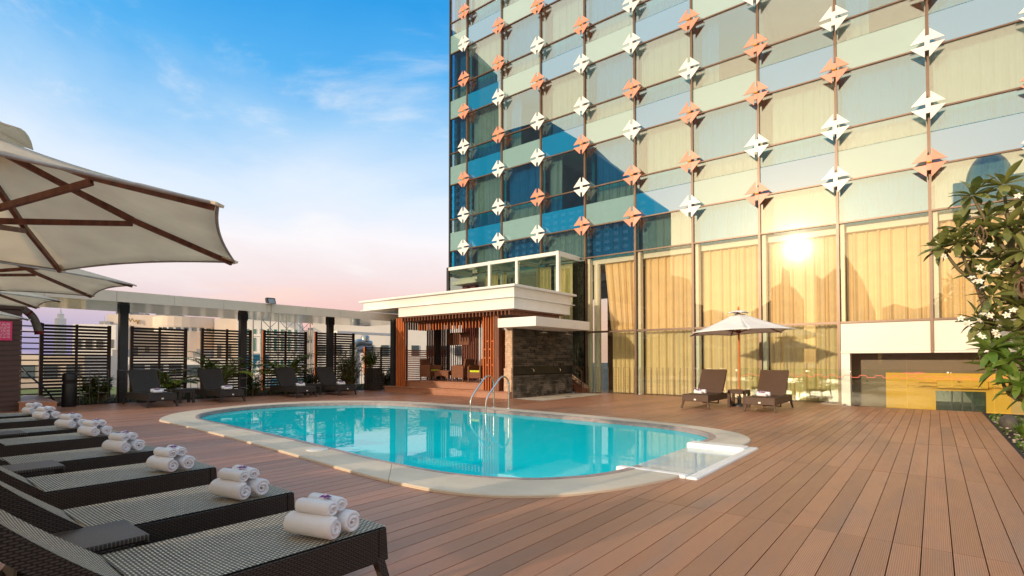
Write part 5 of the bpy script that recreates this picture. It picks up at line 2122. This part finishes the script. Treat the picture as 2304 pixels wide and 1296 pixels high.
# ================================================================== CITY BEYOND
def building(name, label, x, y0, y1, z1, depth, mat, z0=-14, rows=(), group=None, wmat='city_window', cap=None, rz=-32):
    """facing +x; rows = (z0, z1, n, margin)"""
    t_ = thing(name, label, 'building', (x, (y0 + y1) / 2, z0), R(rz), group)
    wd_ = (y1 - y0) / 2 * (math.cos(R(rz)) + 0.30 * math.sin(R(-rz)))
    y0, y1 = (y0 + y1) / 2 - wd_, (y0 + y1) / 2 + wd_
    mb = MB()
    mb.box(-depth, 0, y0 - (y0 + y1) / 2, y1 - (y0 + y1) / 2, 0, z1 - z0)
    mb.build('wall', M[mat], t_)
    if x < -60:
        r_ = random.Random(int(abs(x) * 10 + y0))
        for k in range(4):
            yy = r_.uniform(y0 + 1, y1 - 1) - (y0 + y1) / 2
            xx = -r_.uniform(1.5, depth * 0.5)
            hh = r_.uniform(0.3, 0.9)
            mb = MB()
            mb.box(xx - 0.6, xx + 0.6, yy - 0.7, yy + 0.7, z1 - z0 + 0.002, z1 - z0 + hh)
            mb.build('roof_unit', M['city_grey'], t_)
        mb = MB()
        mb.tube([(-1.0, 0.8, z1 - z0), (-1.0, 0.8, z1 - z0 + 1.3)], 0.04, 5)
        mb.build('antenna', M['galv'], t_)
    if cap:
        mb = MB()
        mb.box(-depth, 0.25, y0 - (y0 + y1) / 2 - 0.2, y1 - (y0 + y1) / 2 + 0.2, z1 - z0 + 0.002, z1 - z0 + cap)
        mb.build('parapet', M[mat], t_)
    for (a, c, n_, mg) in rows:
        wd = (y1 - y0) / n_
        mb = MB()
        mb.box(0.0, 0.08, mg * wd, (1 - mg) * wd, 0, c - a)
        me = mb.mesh('window', M[wmat])
        for k in range(n_):
            obj('window', me, t_, (0.002, y0 - (y0 + y1) / 2 + k * wd, a - z0))
    return t_


building('shopping_mall', 'long beige mall building beyond the screens, left of the canopy post', -95, 23.6, 31.0, 8.2, 20, 'city_beige', rows=((5.6, 6.2, 1, 0.85), (2.0, 3.2, 5, 0.3), (-1.5, 0.2, 5, 0.3)))
building('low_block', 'low pale block at the left end of the skyline', -92, 19.0, 24.0, 6.3, 20, 'city_white', rows=((3.0, 4.2, 4, 0.2), (0.4, 1.6, 4, 0.2)))
ml = thing('curved_mall_wing', 'beige mall wing with a curved front and a window band', 'building', (-92, 33.4, -14))
mb = MB()
arc = [(-6, -4.2)] + [(4.6 * math.cos(a) * 0.6 + 1.0, 4.2 * math.sin(a)) for a in [R(-90 + 15 * k) for k in range(13)]] + [(-6, 4.2)]
mb.prism(arc, 0, 19.6)
mb.build('lower_wall', M['city_beige'], ml)
mb.prism([(x * 1.02, y * 1.02) for x, y in arc], 19.601, 20.3)
mb2 = MB()
mb2.prism([(x * 0.99, y * 0.99) for x, y in arc], 19.602, 20.3)
mb2.build('window_band', M['city_white'], ml)
mb2 = MB()
mb2.prism([(x * 1.02, y * 1.02) for x, y in arc], 20.301, 21.9)
mb2.build('upper_wall', M['city_beige'], ml)
for k in range(12):
    a = R(-82 + 15 * k)
    mb2 = MB()
    cx_, cy_ = 4.6 * math.cos(a) * 0.6 + 1.02, 4.2 * math.sin(a)
    mb2.box(cx_ - 0.06, cx_ + 0.10, cy_ - 0.32, cy_ + 0.32, 19.75, 20.2)
    mb2.build('window', M['city_window'], ml)
building('grey_parapet_block', 'block with a grey louvred top storey above the mall', -97, 30.5, 33.6, 8.8, 12, 'city_grey', rows=((6.9, 8.3, 6, 0.12),))
building('white_block', 'white building with small teal windows behind the middle canopy post', -78, 35.0, 43.5, 7.4, 16, 'city_white', rows=((5.2, 5.9, 9, 0.28), (2.6, 4.6, 9, 0.32), (-0.6, 1.4, 9, 0.32), (-4, -2, 9, 0.32)), wmat='teal_window')
building('beige_block', 'plain beige block between the mall and the white building', -84, 34.2, 38.2, 7.6, 10, 'city_beige', rows=((1.5, 3.5, 3, 0.3), (-2, 0, 3, 0.3)))
building('long_pale_block', 'long pale block on the skyline behind the scaffold', -120, 46, 92, 8.6, 14, 'city_beige', rows=((5.5, 7.0, 18, 0.25), (1.5, 3.0, 18, 0.25)))
building('low_shops', 'low shop row seen through the screen slats', -62, 14.0, 27.0, 1.6, 8, 'city_white', rows=((-0.3, 0.8, 8, 0.15), (-3.0, -1.6, 8, 0.15)))
building('low_shops', 'low ochre house seen through the nearest screen', -58, 4.0, 13.0, 1.7, 8, 'city_beige', rows=((-0.2, 0.9, 6, 0.2), (-3, -1.8, 6, 0.2)))
building('far_hall', 'large white hall with ducts behind the short screen and pavilion', -40, 25.6, 46.0, 5.2, 20, 'city_white', rows=((1.75, 2.75, 14, 0.25),), cap=0.3)
hl_ = MB()
hl_.box(-39.9, -39.2, 25.6, 32.0, 3.55, 3.75)
tag(hl_.build('hall_gutter', M['city_white']), 'white ledge along the wall of the large white hall', 'ledge')
du = thing('air_duct', 'silver curved ventilation duct in front of the white hall', 'duct', (-31, 21.8, 0))
mb = MB()
mb.tube([tuple(v) for v in spline([(0, -0.15, -2), (0, -0.15, 1.6), (0, -0.1, 1.95), (0, 0.2, 2.1), (0, 0.9, 2.1)], 5, False)], 0.33, 14)
mb.build('lower_bend', M['galv'], du)
mb = MB()
mb.tube([tuple(v) for v in spline([(0.2, -0.4, 2.35), (0.2, 0.0, 2.55), (0.2, 0.5, 2.5), (0.2, 1.0, 2.45)], 5, False)], 0.2, 14)
mb.lathe([(0.3, 2.6), (0.3, 2.9), (0.22, 3.0), (0, 3.02)], 16, 0, (0.2, 0.5, 0))
mb.build('upper_bend', M['galv'], du)
# scaffolding truss tower
tw = thing('scaffold_truss', 'pale steel lattice scaffold with a signboard frame', 'scaffold', (-46, 25.6, -14))
mb = MB()
cols = [-3.1, -1.55, 0, 1.55, 3.1]
for y in cols:
    for x in (0, -1.5):
        mb.beam((x, y, 0), (x, y, 18.9), 0.09, 0.09)
for k in range(13):
    z = 18.9 - k * 1.5
    for x in (0, -1.5):
        mb.beam((x, -3.1, z), (x, 3.1, z), 0.07, 0.07)
    for j in range(4):
        a, c = cols[j], cols[j + 1]
        mb.beam((0, a, z), (0, c, z - 1.5), 0.05, 0.05)
        mb.beam((0, c, z), (0, a, z - 1.5), 0.05, 0.05)
        mb.beam((-1.5, a, z), (0, c, z), 0.045, 0.045)
mb.build('lattice', M['truss'], tw)
# blue signs
bs_ = thing('blue_rooftop_sign', 'blue rooftop sign with white script lettering behind the canopy', 'sign', (-77.5, 37.3, 7.4))
mb = MB()
mb.box(0, 0.15, -3.4, 3.3, 0.05, 1.1)
mb.build('board', M['sign_blue'], bs_)
mb = MB()
rr = random.Random(6)
for row, (z, h) in enumerate(((0.62, 0.34), (0.16, 0.34))):
    y = -2.9 if row else -2.3
    while y < 2.7:
        k = rr.choice([0, 1, 2])
        pts = [(0.18, y, z), (0.18, y + 0.05, z + h), (0.18, y + 0.2, z + h * 0.9), (0.18, y + 0.2, z + 0.05)] if k else [(0.18, y, z), (0.18, y + 0.12, z + h * 1.2), (0.18, y + 0.15, z)]
        mb.tube(pts, 0.05, 5)
        y += 0.33
mb.build('lettering', M['sign_white'], bs_)
fb_ = thing('blue_banner', 'bright blue banner with a white letter below the scaffold', 'banner', (-50, 24.1, 0))
mb = MB()
mb.box(0, 0.06, -1.15, 1.1, 0.55, 1.85)
mb.box(0, 0.06, 0.9, 8.0, -1.6, -0.4)
mb.build('panel', M['sign_blue'], fb_)
mb = MB()
mb.tube([(0.1, -0.05, 0.55), (0.1, -0.05, 1.0), (0.1, 0.05, 1.2), (0.1, 0.25, 1.22)], 0.1, 6)
mb.beam((0.1, -0.2, 0.92), (0.1, 0.2, 0.92), 0.1, 0.12)
mb.build('letter', M['sign_white'], fb_)
gs = thing('gold_script_sign', 'small gold script sign on the beige mall wall', 'sign', (-94.9, 27.0, 7.0))
mb = MB()
mb.tube([tuple(v) for v in spline([(0.1, -0.9, 0.0), (0.1, -0.7, 0.6), (0.1, -0.5, 0.1), (0.1, -0.3, 0.6), (0.1, 0.0, 0.1), (0.1, 0.3, 0.4), (0.1, 0.4, -0.2), (0.1, 0.6, 0.4), (0.1, 0.9, 0.1), (0.1, 1.0, 0.7)], 3, False)], 0.07, 5)
mb.build('lettering', M['gold'], gs)
sp2 = thing('distant_tower', 'faint pointed tower far away above the first screen', 'tower', (-300, 58, -14))
mb = MB()
mb.box(-2, 2, -1.6, 1.6, 0, 33.5)
mb.box(-1.5, 1.5, -0.9, 0.9, 33.5, 35.5)
mb.tube([(0, 0, 35.5), (0, 0, 38)], [0.5, 0.1], 6)
mb.build('shaft', M['city_white'], sp2)

# skyline behind the camera: it is what the hotel glass mirrors
def sky_block(label, poly, y, depth, mat, win=None):
    """poly: outline in x,z; stands at y, extends to -y"""
    cx_ = sum(p[0] for p in poly) / len(poly)
    t_ = thing('skyline_tower', label, 'tower', (cx_, y, -14), 0, 'skyline mirrored in the hotel glass')
    mb = MB()
    mb.prism([(px_ - cx_, pz + 14) for px_, pz in poly], -depth, 0, 0, lambda a, c, z: (a, z, c))
    mb.build('wall', M[mat], t_)
    if win:
        xa, xb, za, zb, nx, nz = win
        wx, wz = (xb - xa) / nx, (zb - za) / nz
        mb = MB()
        mb.box(0.2 * wx, 0.75 * wx, 0.0, 0.3, 0.25 * wz, 0.75 * wz)
        me = mb.mesh('window', M['city_window'])
        for i_ in range(nx):
            for j_ in range(nz):
                obj('window', me, t_, (xa + i_ * wx - cx_, 0.002, za + j_ * wz + 14))
    return t_


K5 = lambda pts: [(x * 5.0, 1.3 + (z - 1.3) * 5.0) if z > -10 else (x * 5.0, -14) for x, z in pts]
sky_block('sloping roofed tower mirrored at the left of the facade', K5([(-70.5, -14), (-34.6, -14), (-34.6, 27.3), (-41, 32.8), (-45.6, 36.9), (-48.8, 40.4), (-56, 45.9), (-63.5, 46.4), (-69, 46.5), (-70.5, 46)]), -363, 30, 'city_dark', (-350, -178, 3, 135, 20, 22))
sky_block('tall slab mirrored at the facade left corner', K5([(-120, -14), (-72.5, -14), (-72.5, 62.6), (-82.5, 73.4), (-120, 80)]), -364, 30, 'city_dark', (-500, -366, 4, 300, 14, 40))
SKL = ['stepped tower mirrored between the second and third gold curtains', 'spired tower mirrored below the sun', 'twin topped tower mirrored right of the spire', 'curved sided tower mirrored in the gold curtains on the right',
       'low uneven block mirrored above the white panels', 'low block mirrored left of the spired tower', 'low block mirrored behind the frangipani leaves']
for lbl, poly in zip(SKL, ([(-101, -14), (-89, -14), (-89, 28.7), (-94, 28.9), (-94, 29.5), (-96, 42), (-101, 43)], [(-63, -14), (-44.7, -14), (-44.7, 28.5), (-48, 33.6), (-50.1, 34), (-50.6, 42), (-51.1, 35), (-55, 33.2), (-55, 28), (-63, 22.9)],
             [(-38, -14), (-31, -14), (-31, 39.3), (-35.6, 35.2), (-38, 37.3)], [(-28.2, -14), (-17, -14), (-19.1, 20.5), (-23.3, 34), (-28.2, 43.5)],
             [(-16, -14), (6, -14), (6, 20.5), (0, 21.5), (-6, 20), (-12, 22.5), (-16, 21)], [(-89, -14), (-63, -14), (-63, 20), (-75, 21), (-80, 25), (-89, 23)], [(6, -14), (60, -14), (60, 24), (40, 28), (25, 20), (6, 17)])):
    sky_block(lbl, poly, -213, 14, 'city_tan_hazed')
dm = thing('domed_rooftop', 'domed rooftop mirrored in the upper right glass', 'building', (3.8, -22.9, -14))
mb = MB()
mb.lathe([(1.55 * math.cos(R(a)), 30.0 + 2.7 * math.sin(R(a))) for a in range(0, 91, 10)], 28)
mb.build('dome', M['green_glass'] if False else M['galv'], dm)
mb = MB()
mb.box(-2.4, 2.4, -2.2, 2.2, 0, 30.0)
mb.build('wall', M['city_white'], dm)
